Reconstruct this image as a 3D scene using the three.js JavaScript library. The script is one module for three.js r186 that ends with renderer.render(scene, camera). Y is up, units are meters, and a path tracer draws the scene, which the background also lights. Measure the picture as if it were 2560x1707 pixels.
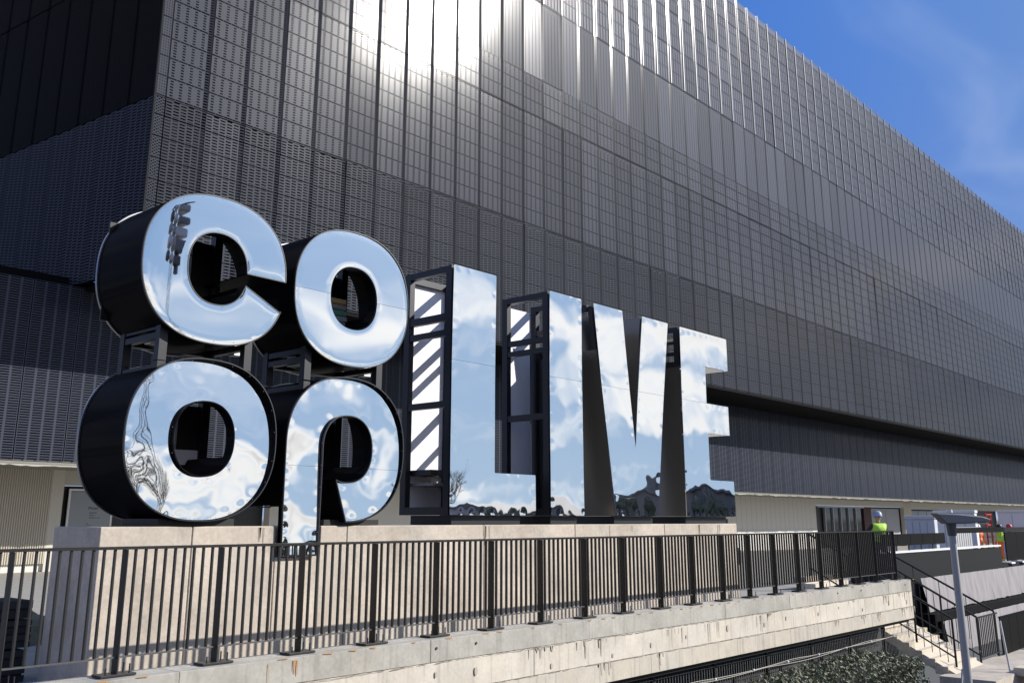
import * as THREE from 'three';
import { mergeGeometries } from 'three/addons/utils/BufferGeometryUtils.js';
import { MarchingCubes } from 'three/addons/objects/MarchingCubes.js';
import { RoundedBoxGeometry } from 'three/addons/geometries/RoundedBoxGeometry.js';

// ------------------------------------------------------------------ camera, sky, sun, exposure
const EYE = 1.33;                                     // y = 0 is the deck behind the railing
const scene = new THREE.Scene();
const camera = new THREE.PerspectiveCamera(2 * Math.atan(853.5 / 2400) * 180 / Math.PI, 1024 / 682, 0.1, 900);
camera.setViewOffset(2560, 1707, 0, 163.5, 2560, 1707);
const PITCH = 0.248896, AZ = 0.719568;
camera.position.set(0, EYE, 0);
camera.lookAt(Math.cos(AZ) * Math.cos(PITCH), EYE + Math.sin(PITCH), -Math.sin(AZ) * Math.cos(PITCH));
scene.add(camera);

const SUN = new THREE.Vector3(0.604, 0.495, 0.628).normalize();
const sun = new THREE.DirectionalLight(new THREE.Color(1, 0.95, 0.88), 5.0);
sun.position.copy(SUN).multiplyScalar(120).add(new THREE.Vector3(20, 0, -15));
sun.target.position.set(20, 0, -15); sun.castShadow = true;
sun.shadow.mapSize.set(4096, 4096);
Object.assign(sun.shadow.camera, { left: -90, right: 90, top: 70, bottom: -50, near: 1, far: 320 });
scene.add(sun, sun.target);
const EXPOSURE = 1.3;

// seeded noise
function rng(seed) { let s = seed >>> 0; return () => { s = (s + 0x6D2B79F5) >>> 0; let t = s; t = Math.imul(t ^ (t >>> 15), t | 1); t ^= t + Math.imul(t ^ (t >>> 7), t | 61); return ((t ^ (t >>> 14)) >>> 0) / 4294967296; }; }
const PERM = new Uint8Array(512); { const r = rng(77), p = [...Array(256).keys()]; for (let i = 255; i > 0; i--) { const j = Math.floor(r() * (i + 1)); [p[i], p[j]] = [p[j], p[i]]; } for (let i = 0; i < 512; i++) PERM[i] = p[i & 255]; }
const G2 = Array.from({ length: 16 }, (_, i) => [Math.cos(i * Math.PI / 8 + .2), Math.sin(i * Math.PI / 8 + .2)]);
function noise(x, y, per = 0) {                         // gradient noise, about -0.7..0.7
  let X = Math.floor(x), Y = Math.floor(y); const fx = x - X, fy = y - Y;
  const q = t => t * t * t * (t * (t * 6 - 15) + 10), u = q(fx), v = q(fy);
  const w = n => per ? ((n % per) + per) % per : n;
  const g = (i, j, dx, dy) => { const c = G2[PERM[(w(i) & 255) + PERM[w(j) & 255]] & 15]; return c[0] * dx + c[1] * dy; };
  const a = g(X, Y, fx, fy), b = g(X + 1, Y, fx - 1, fy), c = g(X, Y + 1, fx, fy - 1), d = g(X + 1, Y + 1, fx - 1, fy - 1);
  return a + (b - a) * u + (c - a + (a - b - c + d) * u) * v;
}
function fbm(x, y, o = 5, per = 0) { let s = 0, a = 1, f = 1, n = 0; for (let i = 0; i < o; i++) { s += a * noise(x * f + 17.3 * i * (per ? 0 : 1), y * f + 5.1 * i * (per ? 0 : 1), per * f); n += a; a *= .5; f *= 2; } return s / n; }
const sstep = (a, b, x) => { const t = Math.min(1, Math.max(0, (x - a) / (b - a))); return t * t * (3 - 2 * t); };
const clamp = (x, a, b) => Math.min(b, Math.max(a, x));
const lerp = (a, b, t) => a + (b - a) * t;

{ // sky: blue air with fair weather cumulus, whole sphere
  const W = 2048, H = 1024, d = new Float32Array(W * H * 4);
  for (let j = 0; j < H; j++) {
    const el = ((j + .5) / H - .5) * Math.PI, y = Math.sin(el), c = Math.cos(el);
    for (let i = 0; i < W; i++) {
      const a = ((i + .5) / W - .5) * 2 * Math.PI, x = Math.cos(a) * c, z = Math.sin(a) * c, k = (j * W + i) * 4;
      const cs = x * SUN.x + y * SUN.y + z * SUN.z, yy = Math.max(y, 0);
      const t = Math.pow(1 - yy, 4.5);                 // towards the horizon
      const side = sstep(.35, 1.0, cs);                  // paler on the sun's side
      let r = lerp(lerp(.036, .165, side), .40, t * lerp(.6, .8, side)), g = lerp(lerp(.142, .285, side), .50, t * lerp(.6, .8, side)), b = lerp(lerp(.50, .50, side), .60, t * .75);
      const glow = Math.pow(Math.max(cs, 0), 60) * .35 + Math.pow(Math.max(cs, 0), 9) * .06;
      r += glow; g += glow * .97; b += glow * .9;
      if (y > -.02) {
        const s = 1 / (yy + .10), px = x * s, pz = z * s;
        const wx = fbm(px * .9 + 31, pz * .9 + 7, 3) * .55, wz = fbm(px * .9 - 11, pz * .9 + 57, 3) * .55;
        const n = fbm(px * .62 + wx + 3.7, pz * .62 + wz + 9.2, 7) + .18 * noise(px * .21 + 4.4, pz * .21 + 8.1);
        const big = noise(px * .16 + 2.2, pz * .16 - 3.1);
        const cover = -.075 + .22 * sstep(.42, .05, yy) * sstep(-.25, .75, x * .70 + z * .72) + .20 * big + .20 * sstep(.45, -.3, x) + .10 * sstep(.75, .45, x) * sstep(.35, .1, yy);  // trailing terms add unseen cloud away from the view to whiten ambient light
        const m = sstep(-.02, .24, n + cover - .10);
        const ci = sstep(.0, .42, fbm(px * 1.1 + wx * 1.6 + 40, pz * 2.6 + wz * 1.6 + 11, 6)) * .2 * sstep(.05, .2, yy);      // thin high streaks
        const thick = sstep(.05, .5, n + cover - .10);
        const lit = lerp(.64, .42, thick) + .22 * side * (1 - thick * .55) + glow * .5 + .22 * thick * fbm(px * 2.1 + wx * 2 + 60, pz * 2.1 + wz * 2, 5);
        r = lerp(r, lit * 1.02, Math.min(1, m)); g = lerp(g, lit, Math.min(1, m)); b = lerp(b, lit * .985, Math.min(1, m));
        r = lerp(r, .62, ci * (1 - m)); g = lerp(g, .68, ci * (1 - m)); b = lerp(b, .78, ci * (1 - m));
      } else { const f = sstep(-.02, -.2, y); r = lerp(r, .12, f); g = lerp(g, .12, f); b = lerp(b, .12, f); }
      d[k] = r; d[k + 1] = g; d[k + 2] = b; d[k + 3] = 1;
    }
  }
  const t = new THREE.DataTexture(d, W, H, THREE.RGBAFormat, THREE.FloatType);
  t.mapping = THREE.EquirectangularReflectionMapping; t.magFilter = t.minFilter = THREE.LinearFilter; t.needsUpdate = true;
  scene.background = t; scene.environment = t;
}

// ------------------------------------------------------------------ helpers
const used = {};
function numbered(n) { const k = used[n] = (used[n] ?? -1) + 1; return k ? `${n}_${String(k).padStart(3, '0')}` : n; }
function tag(o, label, category, group) { Object.assign(o.userData, { label, category }); if (group) o.userData.group = group; return o; }
function thing(name, label, category, [x, y, z] = [0, 0, 0], group) { const o = new THREE.Group(); o.name = numbered(name); o.position.set(x, y, z); scene.add(o); return tag(o, label, category, group); }
function mesh(name, geo, mat, parent) { const m = new THREE.Mesh(Array.isArray(geo) ? mergeGeometries(geo.map(g => { const h = g.index ? g.toNonIndexed() : g; for (const k of Object.keys(h.attributes)) if (!['position', 'normal', 'uv'].includes(k)) h.deleteAttribute(k); return h; })) : geo, mat); m.name = parent ? name : numbered(name); m.castShadow = m.receiveShadow = true; (parent || scene).add(m); return m; }
function struct(name, geo, mat) { const m = mesh(name, geo, mat); m.userData.kind = 'structure'; return m; }
function box(x0, x1, y0, y1, z0, z1) {                  // uv in metres
  const g = new THREE.BoxGeometry(x1 - x0, y1 - y0, z1 - z0); g.translate((x0 + x1) / 2, (y0 + y1) / 2, (z0 + z1) / 2);
  return uvm(g);
}
function uvm(g) { const p = g.attributes.position, n = g.attributes.normal, u = new Float32Array(p.count * 2); for (let i = 0; i < p.count; i++) { const ax = Math.abs(n.getX(i)), ay = Math.abs(n.getY(i)), az = Math.abs(n.getZ(i)); if (az >= ax && az >= ay) { u[2 * i] = p.getX(i); u[2 * i + 1] = p.getY(i); } else if (ax >= ay) { u[2 * i] = p.getZ(i); u[2 * i + 1] = p.getY(i); } else { u[2 * i] = p.getX(i); u[2 * i + 1] = p.getZ(i); } } g.setAttribute('uv', new THREE.BufferAttribute(u, 2)); return g; }
function rbox(x0, x1, y0, y1, z0, z1, r = .012) { const g = new RoundedBoxGeometry(x1 - x0, y1 - y0, z1 - z0, 1, r); g.translate((x0 + x1) / 2, (y0 + y1) / 2, (z0 + z1) / 2); return uvm(g.index ? g.toNonIndexed() : g); }
function bar(a, b, r, r2 = r, n = 8) { const A = new THREE.Vector3(...a), B = new THREE.Vector3(...b), d = B.clone().sub(A), g = new THREE.CylinderGeometry(r2, r, d.length(), n); g.applyQuaternion(new THREE.Quaternion().setFromUnitVectors(new THREE.Vector3(0, 1, 0), d.normalize())); g.translate((A.x + B.x) / 2, (A.y + B.y) / 2, (A.z + B.z) / 2); return g; }
function sqbar(a, b, w, h) { const A = new THREE.Vector3(...a), B = new THREE.Vector3(...b), d = B.clone().sub(A), g = new THREE.BoxGeometry(w, h, d.length()); const o = new THREE.Object3D(); o.position.copy(A).add(B).multiplyScalar(.5); o.lookAt(B); o.updateMatrix(); g.applyMatrix4(o.matrix); return uvm(g); }
function quads(list) { const p = [], u = []; for (const [a, b, c, d] of list) { for (const v of [a, b, c, a, c, d]) p.push(...v); u.push(0, 0, 1, 0, 1, 1, 0, 0, 1, 1, 0, 1); } const g = new THREE.BufferGeometry(); g.setAttribute('position', new THREE.Float32BufferAttribute(p, 3)); g.setAttribute('uv', new THREE.Float32BufferAttribute(u, 2)); g.computeVertexNormals(); return g; }
function tex(w, h, f, srgb = true) { const d = new Uint8Array(w * h * 4); for (let j = 0; j < h; j++) for (let i = 0; i < w; i++) { const c = f((i + .5) / w, (j + .5) / h); const k = (j * w + i) * 4; for (let q = 0; q < 3; q++) d[k + q] = clamp(Math.round(255 * (Array.isArray(c) ? c[q] : c)), 0, 255); d[k + 3] = 255; } const t = new THREE.DataTexture(d, w, h, THREE.RGBAFormat); t.wrapS = t.wrapT = THREE.RepeatWrapping; t.magFilter = t.minFilter = THREE.LinearFilter; if (srgb) t.colorSpace = THREE.SRGBColorSpace; t.needsUpdate = true; return t; }
const enc = v => v <= .0031308 ? v * 12.92 : 1.055 * Math.pow(v, 1 / 2.4) - .055;
const lin3 = (r, g, b) => [enc(r), enc(g), enc(b)];
const std = (r, g, b, rough, metal = 0, more = {}) => { const m = new THREE.MeshStandardMaterial({ roughness: rough, metalness: metal, side: THREE.DoubleSide, ...more }); m.color.setRGB(r, g, b); return m; };

// concrete: mottled, with pores; fine for the plinth, rough and stained for the old wall
function concrete(r, g, b, amp, seed, streak = 0) {
  const P = 4;                                          // repeats every 4 m
  const map = tex(640, 640, (u, v) => {
    const x = u * P, y = v * P; let m = fbm(x + seed, y + seed * 2, 5) * .9 + fbm(x * 4 + seed, y * 4, 4) * .55 + fbm(x * 22, y * 22 + seed, 2) * .35;
    const e = Math.min(u, 1 - u, v, 1 - v); m *= sstep(0, .06, e) * .6 + .4;
    let s = 1 + amp * m; if (streak) s *= 1 - streak * sstep(.12, .5, fbm(x * 5.5 + seed, y * .45, 4)) - .5 * streak * sstep(.15, .4, noise(x * 16, y * 1.1 + seed));
    const pore = noise(x * 55, y * 55) + noise(x * 90 + 9, y * 90); if (pore > .78) s *= .72;
    const warm = fbm(x * .9 + 50 + seed, y * .9, 3) * .05;
    return lin3(r * s * (1 + warm), g * s, b * s * (1 - warm * 1.3));
  });
  const bump = tex(256, 256, (u, v) => .5 + .32 * fbm(u * 24, v * 24, 5, 24) + .2 * fbm(u * 120, v * 120, 2, 120), false);
  for (const t of [map]) t.repeat.set(1 / P, 1 / P);
  bump.repeat.set(1 / 1.3, 1 / 1.3);
  return new THREE.MeshStandardMaterial({ map, bumpMap: bump, bumpScale: .004, roughness: .88 });
}
const M = {
  jet: new THREE.MeshPhysicalMaterial({ color: new THREE.Color().setRGB(.006, .0062, .0068), roughness: .7, specularIntensity: .12, side: THREE.DoubleSide }),
  slate: new THREE.MeshPhysicalMaterial({ color: new THREE.Color().setRGB(.022, .024, .026), roughness: .75, specularIntensity: .15, side: THREE.DoubleSide }),
  plinth: concrete(.45, .395, .33, .62, 3, .10),
  lift1: concrete(.36, .345, .305, .55, 11, .25),
  lift2: concrete(.53, .485, .41, .40, 23, .28),
  lift3: concrete(.46, .42, .35, .40, 37, .36),
  step: concrete(.55, .48, .38, .22, 51),
  blackSteel: std(.008, .008, .008, .5, .1),
  darkSteel: std(.014, .016, .021, .42, .2),
  galv: std(.42, .43, .44, .45, .8),
  edge: std(.30, .31, .33, .3, .9),
  gloss: new THREE.MeshPhysicalMaterial({ color: new THREE.Color().setRGB(.004, .004, .005), roughness: .6, specularIntensity: .05, clearcoat: .035, clearcoatRoughness: .05, side: THREE.DoubleSide }),
  clad: std(.17, .162, .15, .27, .7),
  whitePanel: std(.80, .79, .85, .6),
  mirror: new THREE.MeshStandardMaterial({ color: new THREE.Color().setRGB(.90, .92, .93), metalness: 1, roughness: .015, side: THREE.DoubleSide }),
  mirrorSoft: new THREE.MeshStandardMaterial({ color: new THREE.Color().setRGB(.92, .93, .94), metalness: 1, roughness: .03, side: THREE.DoubleSide }),
  cream: std(.62, .60, .55, .8), glass: std(.015, .022, .028, .06, .1), grey: std(.30, .31, .33, .7), white: std(.74, .74, .74, .55),
};

// ------------------------------------------------------------------ ground
function groundLow(x, z) { return z > -1.2 ? -.32 : z > -6 ? lerp(-.32, -2.75, sstep(-1.2, -6, z)) : -2.75; }
const asphalt = (() => { const map = tex(512, 512, (u, v) => { const s = 1 + .5 * fbm(u * 8, v * 8, 4, 8) + .5 * fbm(u * 90, v * 90, 2, 90); return lin3(.055 * s, .055 * s, .056 * s); }); map.repeat.set(1 / 3, 1 / 3); return new THREE.MeshStandardMaterial({ map, roughness: .92 }); })();
{
  const g = new THREE.PlaneGeometry(640, 260, 64, 260); g.rotateX(-Math.PI / 2); g.translate(60, 0, 121.6);
  const p = g.attributes.position; for (let i = 0; i < p.count; i++) p.setY(i, groundLow(p.getX(i), p.getZ(i)));
  g.computeVertexNormals(); struct('ground', uvm(g), asphalt);
  // raised deck from the railing wall to the arena and away to the right
  const deckY = x => x < 18 ? -.36 : -.36 - .009 * (x - 18);
  const q = []; const xs = [-120, 18, 24.4, 26.9, 60, 330];
  for (let i = 0; i < xs.length - 1; i++) { const a = xs[i], b = xs[i + 1], z1 = i === 0 ? -8.8 : i === 1 ? -8.8 : i === 2 ? -11.5 : -10.8; q.push([[a, deckY(a), z1], [b, deckY(b), z1], [b, deckY(b), -60], [a, deckY(a), -60]]); }
  const map = tex(512, 512, (u, v) => { const j = Math.min(u * 4 % 1, v * 4 % 1) < .02 ? .6 : 1; const s = (1 + .25 * fbm(u * 12, v * 12, 5, 12)) * j; return lin3(.30 * s, .285 * s, .25 * s); }); map.repeat.set(1 / 2.4, 1 / 2.4);
  struct('pavement', uvm(quads(q)), new THREE.MeshStandardMaterial({ map, roughness: .9, side: THREE.DoubleSide }));
}
const deckAt = x => x < 18 ? -.36 : -.36 - .009 * (x - 18);

// ------------------------------------------------------------------ arena
const arena = thing('arena_building', 'huge dark louvred metal arena with overhanging upper storeys filling the background', 'building', [0, 0, 0]);
const PU = 27.5, PL = 31.0, PG = 34.3, X0 = .5048 * PU, PW = 1.5, H0 = 8.8, FAR = 176;
const slotTex = (cols, rows, w, h, stagger, ladder, bars) => {   // white = metal, black = hole. one panel wide, one tile tall
  const W = 512, H = 256;
  return tex(W, H, (u, v) => {
    const y = v * rows; let r = y % 1, row = Math.floor(y);
    if (u > ladder) { const t = (u - ladder) / (1 - ladder); return t > .10 && t < .88 && Math.abs(r - .5) < .31 ? 0 : 1; }
    const c = u / ladder * cols, ci = Math.floor(c), f = c - ci;
    if (bars && row === 0) return Math.abs(r - .5) < .26 && f > .03 && f < .97 ? 0 : 1;
    const yy = (y + (stagger && ci % 2 ? .5 : 0)) % 1;
    return Math.abs(yy - .5) < h / 2 && Math.abs(f - .5) < w / 2 ? 0 : 1;
  }, false);
};
function panelMat(t, tile, o = {}) { const a = t; a.repeat.set(1, 1 / tile); const c = o.c ?? .062; const m = new THREE.MeshPhysicalMaterial({ alphaMap: a, alphaTest: .5, roughness: o.r ?? .55, metalness: 0, specularIntensity: o.sp ?? .16, clearcoat: o.cc ?? .40, clearcoatRoughness: o.cr ?? .135, side: THREE.DoubleSide }); m.color.setRGB(c * .88, c * 1.0, c * 1.42); return m; }
const PM = {
  fin: std(.20, .21, .23, .38, .7),
  low: panelMat(slotTex(4, 13, .82, .50, false, 1.0, false), 1.02, { c: .05, cc: .3 }),
  r1: panelMat(slotTex(5, 7, .78, .46, true, .87, true), .735, { c: .031 }),
  r2: panelMat(slotTex(4, 7, .34, .46, false, .87, true), .70, { c: .035 }),
  r3: panelMat(slotTex(4, 7, .30, .46, false, .87, true), .70, { c: .041 }),
  r4: panelMat(slotTex(5, 7, .20, .60, false, .87, false), .70, { c: .050 }),
  top: panelMat(slotTex(5, 7, .34, .74, false, .87, true), .83, { c: .075 }),
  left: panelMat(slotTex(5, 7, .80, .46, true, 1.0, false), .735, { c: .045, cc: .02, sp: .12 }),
  leftTopShaded: panelMat(slotTex(5, 7, .86, .76, true, 1.0, false), .735, { c: .008, cc: .0, sp: .06 }),  // shade of the left face put into a near-black panel colour
};
// one cladding panel: flat sheet, then a fold that steps out, with returned edges
function panelGeo(w, h, fold) {
  const f = fold ? .022 : 0, xb = fold ? w * .87 : w - .018, p = [], n = [], u = [];
  const prof = fold ? [[.016, -.06], [.016, 0], [xb, 0], [w - .018, f], [w - .018, -.06]] : [[.016, -.06], [.016, 0], [xb, 0], [xb, -.06]];
  for (let i = 0; i < prof.length - 1; i++) {
    const [a, az] = prof[i], [b, bz] = prof[i + 1], L = Math.hypot(b - a, bz - az), nx = (az - bz) / L * 1, nz = (b - a) / L;
    const solid = i === 0 || i === prof.length - 2, ua = solid ? .003 : a / w, ub = solid ? .004 : b / w;
    const q = [[a, 0, az, ua, 0], [b, 0, bz, ub, 0], [b, h, bz, ub, h], [a, h, az, ua, h]];
    for (const k of [0, 1, 2, 0, 2, 3]) { const c = q[k]; p.push(c[0], c[1], c[2]); n.push(nx, 0, nz); u.push(solid ? .003 : c[3], solid ? .01 : c[4]); }
  }
  for (const [y, s] of [[0, -1], [h, 1]]) { const front = prof.slice(1, -1); for (let i = 0; i < front.length - 1; i++) { const [a, az] = front[i], [b, bz] = front[i + 1]; const q = [[a, az], [b, bz], [b, bz - .06], [a, az - .06]]; for (const k of [0, 1, 2, 0, 2, 3]) { p.push(q[k][0], y, q[k][1]); n.push(0, s, 0); u.push(.003, .01); } } }
  const g = new THREE.BufferGeometry(); g.setAttribute('position', new THREE.Float32BufferAttribute(p, 3)); g.setAttribute('normal', new THREE.Float32BufferAttribute(n, 3)); g.setAttribute('uv', new THREE.Float32BufferAttribute(u, 2)); return g;
}
const ROWS = [[H0, 14.63, 'r1'], [14.63, 20.22, 'r2'], [20.22, 22.3, 'r3'], [22.3, 26.5, 'r4'], [26.5, 29.0, 'top'], [29.0, 31.4, 'top'], [31.4, 33.7, 'top'], [33.7, 36.0, 'top']];
{
  const R = rng(5); let count = 0;
  const XS = .0145 * PU + X0;                            // the corner strip is a narrow panel
  ROWS.forEach(([y0, y1, k], ri) => {
    const g = panelGeo(PW, y1 - y0 - .03, true), gc = panelGeo(XS - X0 - .01, y1 - y0 - .03, false), rest = [];
    mesh('corner_panel', gc, PM[k], arena).position.set(X0, y0 + .015, -PU);
    const tones = [.84, 1, 1.15, 1.02].map(t => { const m = PM[k].clone(); m.color.multiplyScalar(t); m.clearcoatRoughness += (t - 1) * .16; return m; });
    const nMax = Math.floor((FAR - XS) / PW);
    for (let i = 0; i < nMax; i++) {
      const x = XS + i * PW;
      const a = (R() - .5) * .014, b = (R() - .5) * .012;
      const seen = ri < 3 ? i < 46 : ri < 4 ? i > 0 && i < 40 : i > 6 && i < 30;
      if (seen && count < 290) { const m = mesh('facade_panel', g, tones[Math.floor(R() * 4)], arena); m.position.set(x, y0 + .015, -PU - .022); m.rotation.set(b, a, 0); count++; }
      else { const c = g.clone(); c.applyMatrix4(new THREE.Matrix4().makeRotationFromEuler(new THREE.Euler(b, a, 0)).setPosition(x, y0 + .015, -PU - .022)); rest.push(c); }
    }
    const m = mesh('facade_panels', rest, PM[k], arena); m.userData.kind = 'stuff';
  });
  // left side of the upper storeys, its shade put into black upper panels and a duller coat
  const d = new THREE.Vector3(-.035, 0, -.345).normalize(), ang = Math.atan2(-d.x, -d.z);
  for (const [y0, y1, k] of [[H0, 14.63, 'left'], [14.63, 20.22, 'leftTopShaded'], [20.22, 29, 'leftTopShaded'], [29, 36, 'leftTopShaded']]) {
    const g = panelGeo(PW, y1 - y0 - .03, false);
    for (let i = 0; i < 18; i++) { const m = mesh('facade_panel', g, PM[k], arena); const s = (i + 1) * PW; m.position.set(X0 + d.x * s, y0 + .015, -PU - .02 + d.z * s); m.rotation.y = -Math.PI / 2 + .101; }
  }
  const shade = M.jet;
  mesh('backing_wall', [box(X0 + .35, FAR, H0 + .1, 35.7, -PU - 1.2, -PU - .55), quads([[[X0 + .22, H0 + .05, -PU - .3], [X0 - 2.8, H0 + .05, -PU - 30], [X0 - 2.8, 35.9, -PU - 30], [X0 + .22, 35.9, -PU - .3]]])], shade, arena);
  mesh('corner_trim', [box(X0 - .02, X0 + .035, H0, 36, -PU - .06, -PU + .012)], M.slate, arena);
  mesh('roof', [box(X0 + .1, FAR, 35.75, 35.95, -90, -PU - .3)], shade, arena);
  mesh('soffit', [box(X0 + .04, FAR, H0 - .12, H0 - .02, -PL - .4, -PU - .05)], M.jet, arena);
  mesh('top_fins', Array.from({ length: 106 }, (_, i) => box(XS + i * PW - .03, XS + i * PW + .03, 26.55, 36.05, -PU - .02, -PU + .035)), PM.fin, arena).userData.kind = 'stuff';
  mesh('seam_rail', ROWS.slice(1).map(r => box(X0 + .02, FAR, r[0] - .02, r[0] + .02, -PU - .3, -PU - .07)), M.blackSteel, arena);
  // lower cladding storey
  const gl = panelGeo(1.53, H0 - 3.13 - .02, false), rest = [];
  for (let i = -10; i < 104; i++) { const x = .3964 * PL + i * 1.53; if (i < 70) { const m = mesh('lower_panel', gl, PM.low, arena); m.position.set(x, 3.12, -PL); m.rotation.y = (R() - .5) * .01; } else rest.push(gl.clone().translate(x, 3.12, -PL)); }
  mesh('lower_panels', rest, PM.low, arena).userData.kind = 'stuff';
  mesh('lower_backing', [box(-4, FAR, 3.16, H0 + .3, -PL - 1, -PL - .32)], shade, arena);
  mesh('ground_soffit', [box(-4, FAR, 3.02, 3.1, -PG - .3, -PL - .05)], std(.22, .215, .2, .85), arena);
  // torn membrane hanging along the foot of the cladding
  const s = new THREE.Shape(); s.moveTo(-4, 3.14); for (let x = 150; x > -4; x -= .17) { const y = 2.98 + .09 * fbm(x * .8, 3, 4) * 2 + .05 * noise(x * 4.1, 9); s.lineTo(x, y); } s.lineTo(-4, 3.14);
  const t = new THREE.Shape([new THREE.Vector2(-4, 3.14), new THREE.Vector2(150, 3.14)]);
  { const pts = [new THREE.Vector2(-4, 3.12), ...Array.from({ length: 900 }, (_, i) => { const x = -4 + i * .171; return new THREE.Vector2(x, 2.97 + .16 * fbm(x * .8, 3, 4) + .05 * noise(x * 4.1, 9)); }), new THREE.Vector2(150, 3.12)]; const e = new THREE.ExtrudeGeometry(new THREE.Shape(pts), { depth: .05, bevelEnabled: false }); e.translate(0, 0, -PL - .12); mesh('membrane_strip', e, std(.40, .385, .33, .9), arena); }
  // ground floor
  const gz = -PG;
  { const p = [], r = .0385; const xs = []; for (let x = 5; x < 15.0; x += r * 2) xs.push(x); const q = []; for (const x of xs) { const pr = [[x, 0], [x + r * .55, 0], [x + r * .8, .05], [x + r * 1.55, .05], [x + r * 1.8, 0], [x + r * 2, 0]]; for (let i = 0; i < 5; i++) { const [a, za] = pr[i], [b, zb] = pr[i + 1]; q.push([[a, -.1, gz + za], [b, -.1, gz + zb], [b, 3.05, gz + zb], [a, 3.05, gz + za]]); } } mesh('corrugated_wall', quads(q), std(.56, .52, .44, .7), arena); }
  for (const g of [box(5, 15.0, -.5, 3.05, gz - .5, gz - .05), box(24, 76.6, -1.2, 3.05, gz - .4, gz), box(129, FAR, -2.5, 3.05, gz - .4, gz)]) mesh('wall', g, M.cream, arena);
  for (const g of [box(15.0, 15.42, -.5, 3.05, gz - .5, gz + .06), box(96.5, 98.5, -1.2, 3.05, gz - .38, gz - .005)]) mesh('jamb', g, std(.56, .53, .46, .8), arena);
  for (const g of [box(76.62, 96.48, 2.52, 3.05, gz - .4, gz - .01), box(98.52, 129, 2.36, 3.05, gz - .4, gz - .01)]) mesh('lintel', g, M.cream, arena);
  mesh('lintel', [box(15.43, 24, 2.52, 3.05, gz - .5, gz - .02)], std(.50, .48, .42, .8), arena);
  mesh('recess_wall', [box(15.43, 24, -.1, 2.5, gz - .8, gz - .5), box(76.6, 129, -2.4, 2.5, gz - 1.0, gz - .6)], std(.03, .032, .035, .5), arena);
  for (const x of [15.5, 15.8]) mesh('door_frame', [box(x, x + .12, -.1, 2.45, gz - .5, gz - .36)], M.darkSteel, arena);
  for (let i = 0; i < 5; i++) { const x = 79.1 + i * 1.62; mesh('window_pane', [box(x + .05, x + 1.57, -.9, 2.4, gz - .5, gz - .44)], M.glass, arena); mesh('mullion', [box(x - .05, x + .05, -.9, 2.42, gz - .5, gz - .3)], M.galv, arena); }
  mesh('window_head', [box(77.6, 87.4, 2.36, 2.46, gz - .5, gz - .28)], M.galv, arena);
  mesh('red_column', [box(87.3, 89.0, -.9, 2.45, gz - .52, gz - .3)], std(.05, .008, .01, .6), arena);
  mesh('shutter_board', [box(89.1, 92.5, -.9, 2.35, gz - .5, gz - .32)], std(.33, .34, .37, .6), arena); mesh('shutter_board', [box(92.56, 95.9, -.9, 2.35, gz - .5, gz - .31)], std(.34, .35, .38, .6), arena);
  for (let i = 0; i < 3; i++) { const x = 99 + i * 2.5; mesh('window_pane', [box(x, x + 2.4, -1.6, 2.22, gz - .5, gz - .4)], M.glass, arena); }
  for (let i = 0; i < 26; i++) { const x = 58 + i * 1.9 * .4; if (x < 76) mesh('panel_joint', [box(x * 1, x + .02, .62, 3.04, gz - .02, gz + .004)], std(.3, .29, .26, .9), arena); }
  mesh('sunlit_band', [box(24, 76.5, .02 - 1, .58, gz, gz + .06)], std(.72, .70, .66, .7), arena);  // sunlight painted in: paler band where sun reaches the wall foot
}
// notice board by the door
{
  const b = thing('notice_board', 'large grey notice board with small black lines of print in the doorway at far left', 'sign', [15.75, 0, -PG - .28]);
  mesh('frame', [box(0, .07, 0, 2.33, 0, .05), box(1.58, 1.65, 0, 2.33, 0, .05), box(0, 1.65, 2.33, 2.4, 0, .05)], M.white, b);
  const c = document.createElement('canvas'); c.width = 512; c.height = 768; const x = c.getContext('2d'); x.fillStyle = '#8f959b'; x.fillRect(0, 0, 512, 768); x.fillStyle = '#15171a'; x.font = 'bold 44px sans-serif'; x.fillText('Phase', 230, 205); x.font = 'bold 22px sans-serif'; ['Material', 'Floors', 'Entrance use'].forEach((s, i) => x.fillText(s, 250, 250 + i * 28)); x.font = '18px sans-serif'; x.fillText('Site', 220, 372); x.fillText('Entrance A', 220, 392); x.fillText('Materials Hall', 220, 460);
  const t = new THREE.CanvasTexture(c); t.colorSpace = THREE.SRGBColorSpace; const g = new THREE.PlaneGeometry(1.51, 2.3); g.translate(.825, 1.16, .03); mesh('board', g, new THREE.MeshStandardMaterial({ map: t, roughness: .5 }), b);
}

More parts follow.
